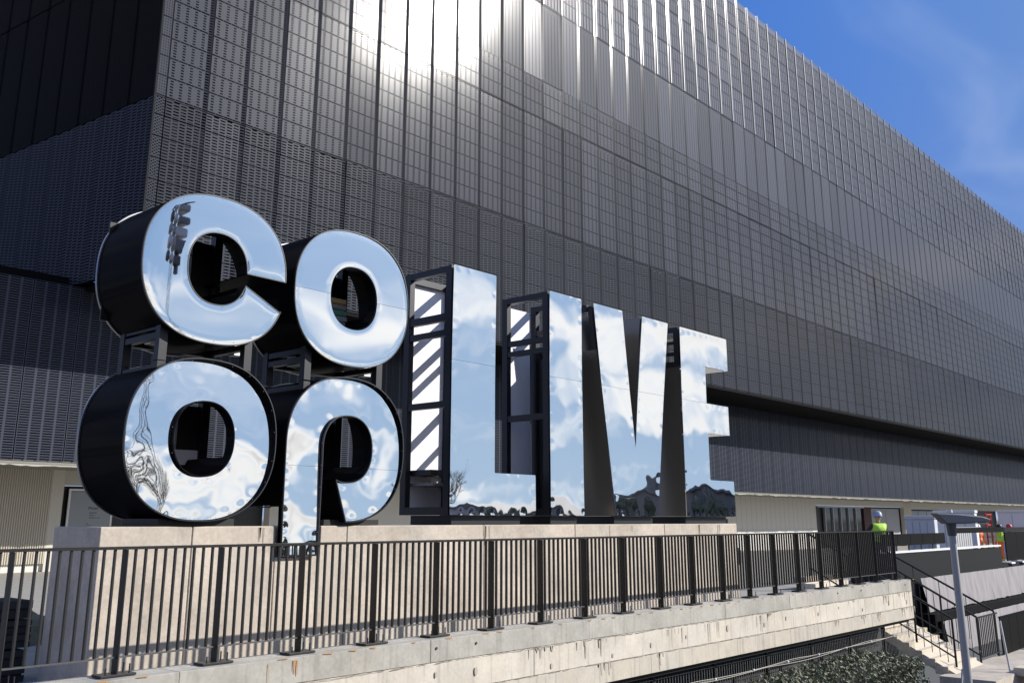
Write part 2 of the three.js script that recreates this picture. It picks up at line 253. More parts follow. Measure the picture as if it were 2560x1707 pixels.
// ------------------------------------------------------------------ concrete plinth under the sign
const ZP = -9.93, ZPB = -11.0, PT = 1.262;
{
  const t = thing('concrete_plinth', 'long pale concrete plinth carrying the mirrored letters behind the railing', 'wall', [4.89, 0, ZP]);
  const xs = [4.89, 5.95, 7.055, 7.715, 8.14, 10.71, 12.9, 15.6, 18.33];
  for (let i = 0; i < xs.length - 1; i++) { const notch = i === 2; const g = rbox(xs[i] + .004, xs[i + 1] - .004, -.42, notch ? .90 : PT, ZPB, ZP, .014); g.translate(-4.89, 0, -ZP); const u = g.attributes.uv; for (let k = 0; k < u.count; k++) u.setX(k, u.getX(k) + i * 1.37); mesh('concrete_panel', g, M.plinth, t); }
  const g = box(7.055, 7.715, .9, PT - .02, ZPB, ZP - .14).translate(-4.89, 0, -ZP); mesh('notch_back', g, M.plinth, t);
  const R = rng(17), q = [], dq = []; for (const x of [1.9, 5.75, 5.83, 8.9, 9.6, 11.9, 12.6]) { const n = 1 + Math.floor(R() * 3); for (let k = 0; k < n; k++) { const xx = x + R() * .14, w = .018 + R() * .03, L = .10 + R() * .28; q.push([[xx, PT - .016, .003], [xx + w, PT - .016, .003], [xx + w * .72, PT - L, .003], [xx + w * .3, PT - L * .95, .003]]); } }
  mesh('drip_stain', quads(q), std(.31, .265, .21, .95), t).userData.kind = 'stuff';
}

// ------------------------------------------------------------------ the letters
const ZF = -9.86, DEPTH = 1.05;
const sup = (a, b, n, t) => { const c = Math.cos(t), s = Math.sin(t); return [a * Math.sign(c) * Math.pow(Math.abs(c), 2 / n), b * Math.sign(s) * Math.pow(Math.abs(s), 2 / n)]; };
const ring = (cx, cy, a, b, n, k = 120) => Array.from({ length: k }, (_, i) => { const p = sup(a, b, n, i / k * 2 * Math.PI); return [cx + p[0], cy + p[1]]; });
const arc = (cx, cy, a, b, n, t0, t1, k) => Array.from({ length: k + 1 }, (_, i) => { const p = sup(a, b, n, t0 + (t1 - t0) * i / k); return [cx + p[0], cy + p[1]]; });
const NO = 2.32, NI = 2.22;
const shapes = {
  C: [[...arc(5.98, 4.203, .957, .892, NO, .02, 2 * Math.PI - .36, 110), [6.885, 3.822], [6.361, 4.079], ...arc(5.975, 4.213, .39, .428, NI, 2 * Math.PI - .45, .03, 70), [6.378, 4.222], [6.938, 4.217]]],
  O1: [ring(8.046, 4.208, .968, .919, NO), ring(8.046, 4.209, .397, .427, NI, 90)],
  O2: [ring(5.974, 2.224, .957, .907, NO), ring(5.975, 2.226, .392, .426, NI, 90)],
  P: [[...arc(8.043, 2.221, .962, .917, NO, -Math.PI / 2 + .03, Math.PI, 110), [7.082, 2.0], [7.086, 1.5], [7.1, .917], [7.635, .917], [7.648, 1.5], [7.65, 2.0], ...arc(8.045, 2.217, .396, .418, NI, Math.PI, -Math.PI / 2 - .42, 70), [7.871, 1.808], [8.05, 1.306]]],
  L: [[[9.91, 5.06], [10.86, 5.06], [10.86, 2.015], [11.815, 2.015], [11.815, 1.40], [9.91, 1.40]]],
  I: [[[12.19, 5.06], [13.07, 5.06], [13.07, 1.40], [12.19, 1.40]]],
  V: [[[13.42, 5.055], [14.307, 5.055], [14.631, 2.581], [14.958, 5.055], [15.856, 5.055], [15.299, 1.40], [13.978, 1.40]]],
  E: [[[16.29, 5.058], [18.16, 5.058], [18.16, 4.37], [17.235, 4.37], [17.235, 3.62], [18.115, 3.62], [18.115, 3.024], [17.235, 3.024], [17.235, 2.10], [18.187, 2.10], [18.187, 1.40], [16.29, 1.40]]],
};
function sdf(polys, x, y) {                               // negative inside
  let d = 1e9, inside = false;
  for (const P of polys) for (let i = 0, j = P.length - 1; i < P.length; j = i++) {
    const [ax, ay] = P[j], [bx, by] = P[i], ex = bx - ax, ey = by - ay, wx = x - ax, wy = y - ay, t = clamp((wx * ex + wy * ey) / (ex * ex + ey * ey + 1e-12), 0, 1), qx = wx - ex * t, qy = wy - ey * t, q = qx * qx + qy * qy;
    if (q < d) d = q;
    if ((ay > y) !== (by > y) && x < (bx - ax) * (y - ay) / (by - ay) + ax) inside = !inside;
  }
  return (inside ? -1 : 1) * Math.sqrt(d);
}
// sheet metal: height field with waves, and dents where it is riveted along the edge
function sheet(polys, f, y0, y1, hgt, cell = .019) {
  let bx0 = 1e9, bx1 = -1e9, by0 = 1e9, by1 = -1e9; for (const P of polys) for (const [x, y] of P) { bx0 = Math.min(bx0, x); bx1 = Math.max(bx1, x); by0 = Math.min(by0, y); by1 = Math.max(by1, y); }
  by0 = Math.max(by0, y0); by1 = Math.min(by1, y1);
  const nx = Math.ceil((bx1 - bx0) / cell) + 2, ny = Math.max(2, Math.round((by1 - by0) / cell)), cy = (by1 - by0) / ny, S = [];
  const X = i => bx0 + (i - .5) * cell, Y = j => by0 + j * cy;
  for (let j = 0; j <= ny; j++) for (let i = 0; i <= nx; i++) S.push(f(X(i), Y(j)));
  const pos = [], nor = [];
  const cache = new Map();
  const put = (x, y) => { const ck = Math.round(x * 4e4) * 1e7 + Math.round(y * 4e4), had = cache.get(ck); if (had) { pos.push(x, y, had[0]); nor.push(had[1], had[2], had[3]); return; } const e = .004, h = hgt(x, y), gx = (hgt(x + e, y) - hgt(x - e, y)) / (2 * e), gy = (hgt(x, y + e) - hgt(x, y - e)) / (2 * e), l = Math.hypot(gx, gy, 1); pos.push(x, y, h); nor.push(-gx / l, -gy / l, 1 / l); cache.set(ck, [h, -gx / l, -gy / l, 1 / l]); };
  for (let j = 0; j < ny; j++) for (let i = 0; i < nx; i++) {
    const c = [[X(i), Y(j), S[j * (nx + 1) + i]], [X(i + 1), Y(j), S[j * (nx + 1) + i + 1]], [X(i + 1), Y(j + 1), S[(j + 1) * (nx + 1) + i + 1]], [X(i), Y(j + 1), S[(j + 1) * (nx + 1) + i]]];
    const poly = []; for (let k = 0; k < 4; k++) { const a = c[k], b = c[(k + 1) % 4]; if (a[2] <= 0) poly.push([a[0], a[1]]); if ((a[2] <= 0) !== (b[2] <= 0)) { const t = a[2] / (a[2] - b[2]); poly.push([a[0] + (b[0] - a[0]) * t, a[1] + (b[1] - a[1]) * t]); } }
    for (let k = 1; k + 1 < poly.length; k++) { put(...poly[0]); put(...poly[k]); put(...poly[k + 1]); }
  }
  const g = new THREE.BufferGeometry(); g.setAttribute('position', new THREE.Float32BufferAttribute(pos, 3)); g.setAttribute('normal', new THREE.Float32BufferAttribute(nor, 3)); g.setAttribute('uv', new THREE.Float32BufferAttribute(new Float32Array(pos.length / 3 * 2), 2)); return g;
}
// wall of thickness t following an outline from depth z0 to z1 (behind the face)
function wallAlong(P, z0, depthOf, t, closed = true) {
  const n = P.length, q = [], N = [];
  let A = 0; for (let i = 0; i < n; i++) { const [a, b] = P[i], [c, d] = P[(i + 1) % n]; A += a * d - b * c; }
  const sg = A > 0 ? 1 : -1;
  for (let i = 0; i < n; i++) { const a = P[(i + n - 1) % n], b = P[(i + 1) % n]; const dx = b[0] - a[0], dy = b[1] - a[1], l = Math.hypot(dx, dy) || 1; N.push([dy / l * sg, -dx / l * sg]); }
  for (let i = 0; i < n - (closed ? 0 : 1); i++) {
    const a = P[i], b = P[(i + 1) % n], na = N[i], nb = N[(i + 1) % n], d = depthOf((a[1] + b[1]) / 2, (a[0] + b[0]) / 2); if (!d) continue;
    const ai = [a[0] - na[0] * t, a[1] - na[1] * t], bi = [b[0] - nb[0] * t, b[1] - nb[1] * t], z1 = z0 - d;
    q.push([[...a, z0], [...b, z0], [...b, z1], [...a, z1]], [[...ai, z0], [...bi, z0], [...bi, z1], [...ai, z1]], [[...a, z0], [...b, z0], [...bi, z0], [...ai, z0]], [[...a, z1], [...b, z1], [...bi, z1], [...ai, z1]]);
  }
  return quads(q);
}
function smoothWall(P, z0, depthOf, t) {                   // same, with smooth normals on its curved sides
  const g = wallAlong(P, z0, depthOf, t), p = g.attributes.position, nn = g.attributes.normal, acc = new Map();
  const key = i => `${p.getX(i).toFixed(4)},${p.getY(i).toFixed(4)}`;
  for (let i = 0; i < p.count; i++) if (Math.abs(nn.getZ(i)) < .5) { const k = key(i), v = acc.get(k) || []; v.push([nn.getX(i), nn.getY(i)]); acc.set(k, v); }
  for (let i = 0; i < p.count; i++) if (Math.abs(nn.getZ(i)) < .5) { let x = 0, y = 0; for (const [a, b] of acc.get(key(i))) if (a * nn.getX(i) + b * nn.getY(i) > .85) { x += a; y += b; } const l = Math.hypot(x, y) || 1; nn.setXYZ(i, x / l, y / l, 0); }
  return g;
}
function waves(seed, amp, lam, edgeAmp, polys, spacing, tiltX = 0, tiltY = 0, fine = 0) {
  const R = rng(seed), dents = [];
  if (edgeAmp) for (const P of polys) { let acc = spacing * .5; for (let i = 0; i < P.length; i++) { const a = P[i], b = P[(i + 1) % P.length], L = Math.hypot(b[0] - a[0], b[1] - a[1]); while (acc < L) { const t = acc / L, nx = (b[1] - a[1]) / L, ny = -(b[0] - a[0]) / L, x = lerp(a[0], b[0], t), y = lerp(a[1], b[1], t); const s = sdf(polys, x + nx * .04, y + ny * .04) < 0 ? 1 : -1; dents.push([x + s * nx * .035, y + s * ny * .035, R() < .3 ? .1 : .4 + R() * 1.1, .04 + R() * .045]); acc += spacing; } acc -= L; } }
  const ox = R() * 90, oy = R() * 90;
  return (x, y) => {
    const w = noise(x * .8 + oy, y * .8 + ox) * .9;
    let h = amp * (noise((x + w * .35) / lam + ox, (y + w * .5) / (lam * 1.25) + oy) + .15 * noise(x / lam * 2.3 + oy, y / lam * 1.9 - ox)) + fine * noise(x / .17 + ox, y / .2 + oy) + tiltX * x + tiltY * y;
    for (const [dx, dy, a, r] of dents) { const qx = x - dx; if (qx > .2 || qx < -.2) continue; const q = qx * qx + (y - dy) ** 2; if (q < r * r * 7) h -= edgeAmp * a * Math.exp(-q / (r * r)); }
    return h;
  };
}
const rivetG = new THREE.SphereGeometry(.0045, 6, 4);
function rivets(polys, gap, inset, parent, ox, oy) {
  const list = []; for (const P of polys) { let acc = gap / 2; for (let i = 0; i < P.length; i++) { const a = P[i], b = P[(i + 1) % P.length], L = Math.hypot(b[0] - a[0], b[1] - a[1]); while (acc < L) { const t = acc / L, nx = (b[1] - a[1]) / L, ny = -(b[0] - a[0]) / L, x = lerp(a[0], b[0], t), y = lerp(a[1], b[1], t), s = sdf(polys, x + nx * .03, y + ny * .03) < 0 ? 1 : -1; list.push(rivetG.clone().scale(1, 1, .6).translate(x + s * nx * inset - ox, y + s * ny * inset - oy, .004)); acc += gap; } acc -= L; } }
  const m = mesh('rivets', list, M.mirrorSoft, parent); m.userData.kind = 'stuff';
}
const GL = 'mirror-faced letters of the sign';
function letter(key, label, baseY, o) {
  const polys = shapes[key]; let cx = 0, n = 0; for (const [x] of polys[0]) { cx += x; n++; } cx /= n;
  const t = thing('sign_letter', label, 'letter', [cx, baseY, ZF]);
  const loc = g => g.translate(-cx, -baseY, 0);
  o.parts.forEach(([y0, y1, h]) => { const g = sheet(polys, (x, y) => sdf(polys, x, y) + .002, y0, y1, h); mesh('mirror_face', loc(g), M.mirror, t); });
  if (o.shell) {
    polys.forEach((P, i) => { const near = (y, x) => { const q = [8.045, 5.975][+(x < 7)], c = y > 3.25 ? 4.21 : 2.22; return Math.hypot(x - q, (y - c) * .93) < .56; };
      const dep = (y, x) => key === 'P' && y < 1.30 && x < 7.66 ? .08 : near(y, x) ? (y < (y > 3.25 ? 4.02 : 2.03) ? .92 : .16) : DEPTH; mesh(i ? 'inner_side' : 'outer_side', loc(smoothWall(P, -.012, dep, .014)), M.gloss, t); });
    const P = polys[0].map(p => p), big = [[...P]]; mesh('front_trim', loc(smoothWall(P.map(([x, y]) => [cx + (x - cx) * 1.004, y + (y - (o.cy)) * .004]), .002, () => .03, .012)), M.darkSteel, t);
    mesh('back_rim', loc(smoothWall(P.filter(p => p[1] > 1.29).map(([x, y]) => [cx + (x - cx) * 1.018, y + (y - o.cy) * .018]), -DEPTH + .02, () => .035, .022)), M.edge, t);
  }
  rivets(polys, o.gap ?? .26, .03, t, cx, baseY);
  return { t, loc, cx };
}
const steelBox = (x0, x1, y0, y1, z0, z1) => box(x0, x1, y0, y1, z0, z1);
const INF = 99;
{ // stacked rounded letters
  const mk = (key, label, base, cy, parts) => letter(key, label, base, { shell: true, cy, parts, gap: .27 });
  const bevel = (polys, k, f) => (x, y) => { const d = -sdf(polys, x, y); return f(x, y) - k * Math.pow(Math.max(0, .10 - d), 2) * .35; };
  const wc = waves(101, .0028, 1.1, .0004, shapes.C, .27), leftPull = (x, y) => -.13 * Math.pow(Math.max(0, 5.42 - x), 2);
  const C = mk('C', 'big mirrored letter C at the top left of the stacked sign', 3.30, 4.2, [[-INF, INF, bevel(shapes.C, 1, (x, y) => wc(x, y) + leftPull(x, y))]]);
  const w1 = waves(140, .0032, 1.0, .0004, shapes.O1, .27);
  const O1 = mk('O1', 'mirrored letter O in the upper row beside the mirrored C', 3.29, 4.2, [[-INF, 4.206, bevel(shapes.O1, 1, w1)], [4.21, INF, bevel(shapes.O1, 1, (x, y) => w1(x, y) - .01 * (y - 4.2))]]);
  const w2 = waves(202, .0125, .78, .0011, shapes.O2, .2, 0, -.03, .0004);
  const O2 = mk('O2', 'rippled mirrored letter O at the lower left with black sides', 1.31, 2.2, [[-INF, INF, w2]]);
  const w3 = waves(255, .0098, .68, .0012, shapes.P, .18, 0, -.02, .0004);
  const P = mk('P', 'mirrored letter P in the lower row with its leg hanging over the plinth', 1.30, 2.2, [[-INF, 1.98, w3], [1.983, INF, w3]]);
  const posts = (L, x, y0, y1, brk) => {
    for (const xx of x) for (const z of [-.16, -.98]) { mesh('post', L.loc(steelBox(xx - .05, xx + .05, y0, y1, z - .05, z + .05)), M.darkSteel, L.t); }
    for (const xx of x) for (const y of brk) { mesh('rail', L.loc(steelBox(xx - .04, xx + .04, y - .035, y + .035, -.93, -.21)), M.darkSteel, L.t); mesh('bracket', L.loc(box(xx + .045, xx + .16, y - .05, y + .035, -.62, -.48)), M.white, L.t); }
    for (const y of brk) mesh('cross_rail', L.loc(steelBox(x[0] + .06, x[x.length - 1] - .06, y - .04, y + .04, -1.02, -.94)), M.darkSteel, L.t);
  };
  posts(C, [5.42, 6.53], 3.07, 3.60, [3.46, 3.36]);
  posts(O1, [7.42, 8.62], 3.06, 3.60, [3.44, 3.33]);
  posts(O2, [5.42, 6.53], 2.9, 3.06, [2.99]);
  posts(P, [7.42, 8.62], 2.85, 3.04, [2.97]);
  for (const [L, x, y0, y1] of [[C, 6.53, 3.6, 5.0], [O2, 6.53, 1.42, 2.9], [O1, 8.62, 3.6, 4.95], [P, 8.62, 1.5, 2.85]]) { mesh('post', L.loc(steelBox(x - .06, x + .05, y0, y1, -1.04, -.93)), M.darkSteel, L.t); mesh('gusset', L.loc(box(x - .34, x - .06, y0 + .15, y1 - .2, -1.045, -1.0)), M.blackSteel, L.t); }
  mesh('back_panel', C.loc(box(5.1, 5.32, 3.6, 4.8, -1.046, -1.02)), M.blackSteel, C.t);
  mesh('base_beam', O2.loc(box(5.55, 6.5, PT + .002, 1.345, -.9, -.12)), M.blackSteel, O2.t);
  mesh('base_beam', P.loc(box(7.8, 8.7, PT + .002, 1.335, -.9, -.12)), M.blackSteel, P.t);
  mesh('board', O2.loc(box(5.72, 6.5, 1.98, 2.16, -1.0, -.97)), M.whitePanel, O2.t);
  // coloured bars put in for the stripes reflected inside the upper O
  const cols = [[.55, .42, .22], [.30, .30, .31], [.10, .30, .22], [.33, .34, .36], [.30, .31, .33]];
  cols.forEach((c, i) => mesh('board', O1.loc(box(7.72, 8.42, 4.28 - i * .085, 4.345 - i * .085, -.70 + i * .01, -.64 + i * .01)), std(...c, .6), O1.t));
}
// block letters: steel boxes with a mirror in front and a white sheet behind
const zf = -.03, zb = -1.05;
function sideFrame(L, x, rails, y0 = 1.4, y1 = 5.06) {
  const w = .115;
  mesh('post', L.loc(steelBox(x, x + .10, y0, y1, zf - w, zf)), M.darkSteel, L.t); mesh('post', L.loc(steelBox(x, x + .10, y0, y1, zb, zb + w)), M.darkSteel, L.t);
  mesh('beam', L.loc(steelBox(x + .002, x + .098, y1 - .10, y1 - .001, zb + w, zf - w)), M.darkSteel, L.t); mesh('beam', L.loc(steelBox(x + .002, x + .098, y0, y0 + .11, zb + w, zf - w)), M.darkSteel, L.t);
  for (const [a, b] of rails) mesh('rail', L.loc(steelBox(x + .01, x + .09, a, b, zb + w, zf - w)), M.darkSteel, L.t);
}
{
  const mk = (key, label, seed, amp, edge, split = 3.62, lam = .7) => { const w = waves(seed, amp, lam, edge, shapes[key], .23, 0, 0, .00015); return letter(key, label, 1.40, { parts: [[-INF, split - .002, w], [split + .002, INF, (x, y) => w(x, y) + .012 * (y - split)]], gap: .23 }); };
  const RA = [[4.22, 4.335], [3.99, 4.085], [2.93, 3.025]];
  const L = mk('L', 'tall mirrored letter L with an open steel frame side and white inner sheet', 311, .0042, .0009);
  sideFrame(L, 9.91, [...RA]);
  sideFrame(L, 10.75, [[4.4, 4.5], [4.0, 4.09], [3.72, 3.8], [2.93, 3.03], [2.45, 2.52]], 1.4, 5.05);
  mesh('white_sheet', L.loc(box(10.01, 10.75, 1.5, 4.93, zb + .01, zb + .03)), M.whitePanel, L.t);
  mesh('shelf', L.loc(box(10.02, 10.74, 1.97, 2.05, zb + .04, -.5)), M.darkSteel, L.t); mesh('shelf', L.loc(box(10.02, 10.74, 1.82, 1.86, zb + .04, -.45)), std(.2, .2, .2, .5, .5), L.t);
  mesh('beam', L.loc(box(10.02, 10.74, 4.93, 5.03, zb + .03, zb + .10)), M.darkSteel, L.t);
  mesh('foot_side', L.loc(box(11.78, 11.812, 1.4, 2.013, zb, zf)), M.clad, L.t); mesh('foot_top', L.loc(box(10.86, 11.78, 1.985, 2.012, zb, zf)), M.clad, L.t);
  mesh('base_beam', L.loc(box(10.05, 11.55, PT + .002, 1.395, -.95, -.10)), M.darkSteel, L.t);
  const I = mk('I', 'tall mirrored letter I between the L and the V of the sign', 322, .0046, .0010);
  sideFrame(I, 12.19, [[4.21, 4.30], [4.03, 4.12], [2.93, 3.03]]);
  sideFrame(I, 12.965, [[4.5, 4.6]], 1.4, 5.05);
  mesh('white_sheet', I.loc(box(12.29, 12.9, 1.5, 4.93, zb + .01, zb + .03)), M.whitePanel, I.t);
  mesh('side_sheet', I.loc(box(13.05, 13.066, 1.4, 4.1, zb, zf)), M.clad, I.t);
  mesh('base_beam', I.loc(box(12.3, 12.98, PT + .002, 1.395, -.95, -.10)), M.darkSteel, I.t);
  const V = mk('V', 'mirrored letter V with dark sides between the I and the E', 333, .0050, .0010);
  const strip = (a, b, z0 = zf, z1 = zb, th = .02) => { const dx = b[0] - a[0], dy = b[1] - a[1], l = Math.hypot(dx, dy), nx = -dy / l * th, ny = dx / l * th; const A = [a[0] + nx, a[1] + ny], B = [b[0] + nx, b[1] + ny]; return quads([[[...a, z0], [...b, z0], [...b, z1], [...a, z1]], [[...A, z0], [...B, z0], [...B, z1], [...A, z1]], [[...a, z0], [...b, z0], [...B, z0], [...A, z0]], [[...a, z1], [...b, z1], [...B, z1], [...A, z1]]]); };
  const onL = y => 13.42 + (5.055 - y) / 3.655 * .558, onR = y => 15.856 - (5.055 - y) / 3.655 * .557;
  mesh('side_sheet', V.loc(strip([onL(4.24), 4.24], [13.978, 1.40])), M.clad, V.t); mesh('side_sheet', V.loc(strip([onR(1.40), 1.40], [15.856, 5.05])), M.clad, V.t);
  mesh('inner_sheet', V.loc(strip([14.311, 5.05], [14.631, 2.60], zf, zb, -.02)), M.clad, V.t); mesh('inner_sheet', V.loc(strip([14.634, 2.60], [14.955, 5.05], zf, zb, -.02)), M.clad, V.t);
  for (const z of [zf - .06, zb + .06, (zf + zb) / 2]) mesh('post', V.loc(sqbar([onL(4.2) + .06, 4.2, z], [13.49, 5.02, z], .09, .09)), M.darkSteel, V.t);
  mesh('beam', V.loc(box(13.44, 13.53, 4.94, 5.045, zb, zf - .12)), M.darkSteel, V.t); mesh('top_sheet', V.loc(box(14.965, 15.84, 5.03, 5.05, zb, zf)), M.clad, V.t);
  mesh('back_sheet', V.loc(box(13.62, 14.1, 4.0, 5.0, zb - .02, zb)), M.blackSteel, V.t);
  mesh('base_beam', V.loc(box(14.05, 15.25, PT + .002, 1.395, -.95, -.10)), M.darkSteel, V.t);
  const E = mk('E', 'mirrored letter E with three arms at the right end of the sign', 344, .0054, .0010);
  mesh('side_sheet', E.loc(box(16.29, 16.31, 1.4, 4.26, zb, zf)), M.clad, E.t); sideFrame(E, 16.292, [[4.5, 4.56], [4.72, 4.78]], 4.26, 5.055);
  mesh('white_sheet', E.loc(box(16.42, 17.1, 4.27, 4.9, zb + .01, zb + .03)), M.whitePanel, E.t);
  for (const [x0, x1, y] of [[17.24, 18.15, 4.375], [17.24, 18.11, 3.03], [17.24, 18.115, 3.60], [17.24, 18.18, 2.085]]) mesh('arm_sheet', E.loc(box(x0, x1, y, y + .015, zb, zf)), y > 4 || y === 3.03 ? M.mirrorSoft : M.clad, E.t);
  mesh('arm_end', E.loc(box(18.14, 18.157, 4.39, 5.05, zb, zf)), M.clad, E.t); mesh('arm_end', E.loc(box(18.095, 18.112, 3.045, 3.6, zb, zf)), M.clad, E.t); mesh('arm_end', E.loc(box(18.167, 18.184, 1.4, 2.085, zb, zf)), M.clad, E.t);
  mesh('stem_side', E.loc(box(17.215, 17.232, 2.1, 3.02, zb, zf)), M.clad, E.t); mesh('stem_side', E.loc(box(17.215, 17.232, 3.62, 4.37, zb, zf)), M.clad, E.t);
  mesh('top_sheet', E.loc(box(17.2, 18.14, 5.03, 5.05, zb, zf)), M.clad, E.t);
  mesh('base_beam', E.loc(box(16.4, 17.95, PT + .002, 1.395, -.95, -.10)), M.darkSteel, E.t);
}

// ------------------------------------------------------------------ railing on the old wall
const RX = [2.52, 3.506, 4.495, 5.485, 6.461, 7.463, 8.437, 9.41, 10.389, 11.366, 12.309, 13.328, 14.28, 15.268, 16.215, 17.195, 18.19, 19.212, 20.175, 21.122, 22.068, 23.25];
{
  const t = thing('railing', 'long black steel railing with upright bars along the top of the concrete wall', 'railing', [0, 0, -8.6]);
  const ballG = box(-.008, .008, .165, 1.075, -.016, .016), plate = rbox(-.165, .165, .002, .024, -.085, .085, .004);
  mesh('top_rail', [box(.5, 23.3, 1.072, 1.098, -.032, .032)], std(.04, .038, .036, .32, .6), t); mesh('bottom_rail', [box(.5, 23.37, .15, .164, -.022, .022)], std(.16, .16, .165, .38, .7), t);
  const postG = rbox(-.006, .006, .024, 1.071, -.05, .05, .002);
  RX.forEach((x, i) => {
    const p = mesh('post', postG, M.blackSteel, t); p.position.x = x;
    const b = mesh('base_plate', [plate.clone(), bar([.11, .02, .055], [.11, .10, .055], .007), bar([-.11, .02, .055], [-.11, .08, .055], .007), bar([.11, .02, -.055], [.11, .1, -.055], .007)], std(.03, .03, .032, .5, .5), t); b.position.x = x;
    if (i) for (let k = 1; k < 10; k++) { const m = mesh('baluster', ballG, M.blackSteel, t); m.position.x = lerp(RX[i - 1], x, k / 10); }
  });
}
{
  const t = thing('concrete_wall', 'old stained concrete wall cast in three lifts below the black railing', 'wall', [0, 0, -8.4]);
  const R = rng(9), lifts = [[-.25, 0, M.lift1, 0, 2.7], [-.585, -.25, M.lift2, -.004, 3.6], [-.85, -.585, M.lift3, .003, 3.1]];
  for (const [y0, y1, m, dz, w] of lifts) for (let x = 2 - R() * w, e; x < 23.62; x = e) { e = Math.min(23.62, x + w * (.55 + R() * .9)); if (23.62 - e < .4) e = 23.62; const g = rbox(Math.max(x, 1) + .0012, e - .0012, y0 + .002, y1 - .002, -.42, dz + (R() - .5) * .008, .006); const u = g.attributes.uv, ox = R() * 4, oy = R() * 4; for (let k = 0; k < u.count; k++) u.setXY(k, u.getX(k) + ox, u.getY(k) + oy); mesh('concrete_block', g, m, t); }
  // leaks and patches with their own outline
  const drip = std(.16, .14, .11, .9), rust = std(.42, .24, .10, .9), hole = std(.05, .05, .05, 1);
  const q = [], rq = [], hq = [], cq = [];
  const spots = [[13.4, -.27, 7], [14.5, -.27, 6], [16.0, -.27, 6], [6.2, -.02, 4], [18.6, -.26, 4], [20.7, -.26, 3]];
  for (const [x0, y0, n] of spots) for (let k = 0; k < n; k++) { const x = x0 + (R() - .5) * .5, L = .05 + R() * .26, w = .004 + R() * .006; const a = [x - w, y0, .009], b = [x + w, y0 - .01, .009], c = [x + w * .6, y0 - L, .009], d = [x - w * .4, y0 - L, .009]; (x0 < 7 ? rq : q).push([a, b, c, d]); }
  for (let k = 0; k < 70; k++) { const x = 3 + k * .3 + R() * .1, w = .05 + R() * .09; if (R() < .62) rq.push([[x, .0005, .0075], [x + w, .0005, .0075], [x + w * .9, -.008 - R() * .012, .0075], [x + .01, -.006, .0075]]); }
  for (const y0 of [-.252, -.587]) { let px = 1, py = y0; for (let x = 1; x < 23.6; x += .045) { const y = y0 + .022 * fbm(x * 1.7, y0 * 9, 4) + .012 * noise(x * 9, y0), w = .0022 + .004 * Math.max(0, noise(x * 2.3, y0 * 5)); if (R() < .93) cq.push([[px, py - w, .0105], [x, y - w, .0105], [x, y + w, .0105], [px, py + w, .0105]]); px = x; py = y; } }
  for (let k = 0; k < 22; k++) { const x = 2 + R() * 21.4, y = R() < .6 ? -.255 : -.59, n = 3 + Math.floor(R() * 5); for (let i = 0; i < n; i++) { const xx = x + R() * .35, w = .012 + R() * .035, L = .03 + R() * R() * .3; q.push([[xx, y - .004, .0095], [xx + w, y - .004, .0095], [xx + w * .7, y - L, .0095], [xx + w * .25, y - L * .9, .0095]]); } }
  for (let k = 0; k < 17; k++) { const x = 4.2 + k * 1.17 + R() * .6, y = -.35 - R() * .16, r = .014 + R() * .018; const P = []; for (let i = 0; i < 7; i++) { const a = i / 7 * 6.283; P.push([x + Math.cos(a) * r, y + Math.sin(a) * r * 1.9]); } for (let i = 1; i < 6; i++) q.push([[...P[0], .0085], [...P[i], .0085], [...P[i + 1], .0085], [...P[i + 1], .0085]].map(v => v)); if (R() < .45) { const yy = -.07 - R() * .03; hq.push(new THREE.CylinderGeometry(.016, .016, .004, 10).rotateX(Math.PI / 2).translate(x, yy, .009)); } }
  mesh('drip_stain', quads(q), std(.41, .37, .31, .95), t).userData.kind = 'stuff'; mesh('pour_line', quads(cq), std(.17, .155, .13, 1), t); mesh('rust_stain', quads(rq), rust, t); mesh('tie_hole', hq, hole, t);
}
// below the wall: dark blockwork, mesh fence, cables
{
  const w = thing('block_wall', 'dark grey blockwork wall in shade under the concrete wall', 'wall', [0, -2.75, -9.1]);
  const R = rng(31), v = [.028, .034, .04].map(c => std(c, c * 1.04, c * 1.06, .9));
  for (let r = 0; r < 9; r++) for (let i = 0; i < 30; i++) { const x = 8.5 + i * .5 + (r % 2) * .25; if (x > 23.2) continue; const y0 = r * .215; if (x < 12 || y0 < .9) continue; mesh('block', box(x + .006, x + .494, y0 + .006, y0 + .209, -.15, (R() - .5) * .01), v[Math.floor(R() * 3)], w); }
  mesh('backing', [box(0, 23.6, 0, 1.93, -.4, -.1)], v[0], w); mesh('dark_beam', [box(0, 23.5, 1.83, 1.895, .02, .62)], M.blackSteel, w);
  const f = thing('mesh_fence', 'wire mesh fence with dark posts below the concrete wall', 'fence', [0, -2.75, -8.62]);
  for (let x = 11.2; x < 23.2; x += 1.85) { mesh('post', box(x, x + .07, 0, 1.84, -.07, 0), M.blackSteel, f); const ws = []; for (let k = 0; k < 22; k++) ws.push(box(x + .08 + k * .08, x + .086 + k * .08, .1, 1.76, -.006, 0)); for (const y of [.4, 1.0, 1.55, 1.74]) ws.push(box(x + .07, x + 1.85, y, y + .008, 0, .007)); mesh('mesh_panel', ws, M.galv, f).userData.kind = 'stuff'; }
  const c = thing('cable', 'pair of pale sagging cables strung along the mesh fence', 'cable', [0, 0, -8.46]);
  for (const s of [0, 1]) { const pts = []; for (let x = 11; x < 23.1; x += .35) pts.push(new THREE.Vector3(x, -1.12 - .035 * Math.abs(Math.sin(x * .9 + s)) - s * .03 * Math.sin(x * .45), s * .03)); mesh('strand', new THREE.TubeGeometry(new THREE.CatmullRomCurve3(pts), 160, .006, 5), std(.36, .34, .29, .7), c); }
  for (let x = 12; x < 23; x += 1.3) mesh('insulator', new THREE.SphereGeometry(.024, 8, 6).translate(x, -1.15, .015), M.white, c);
}
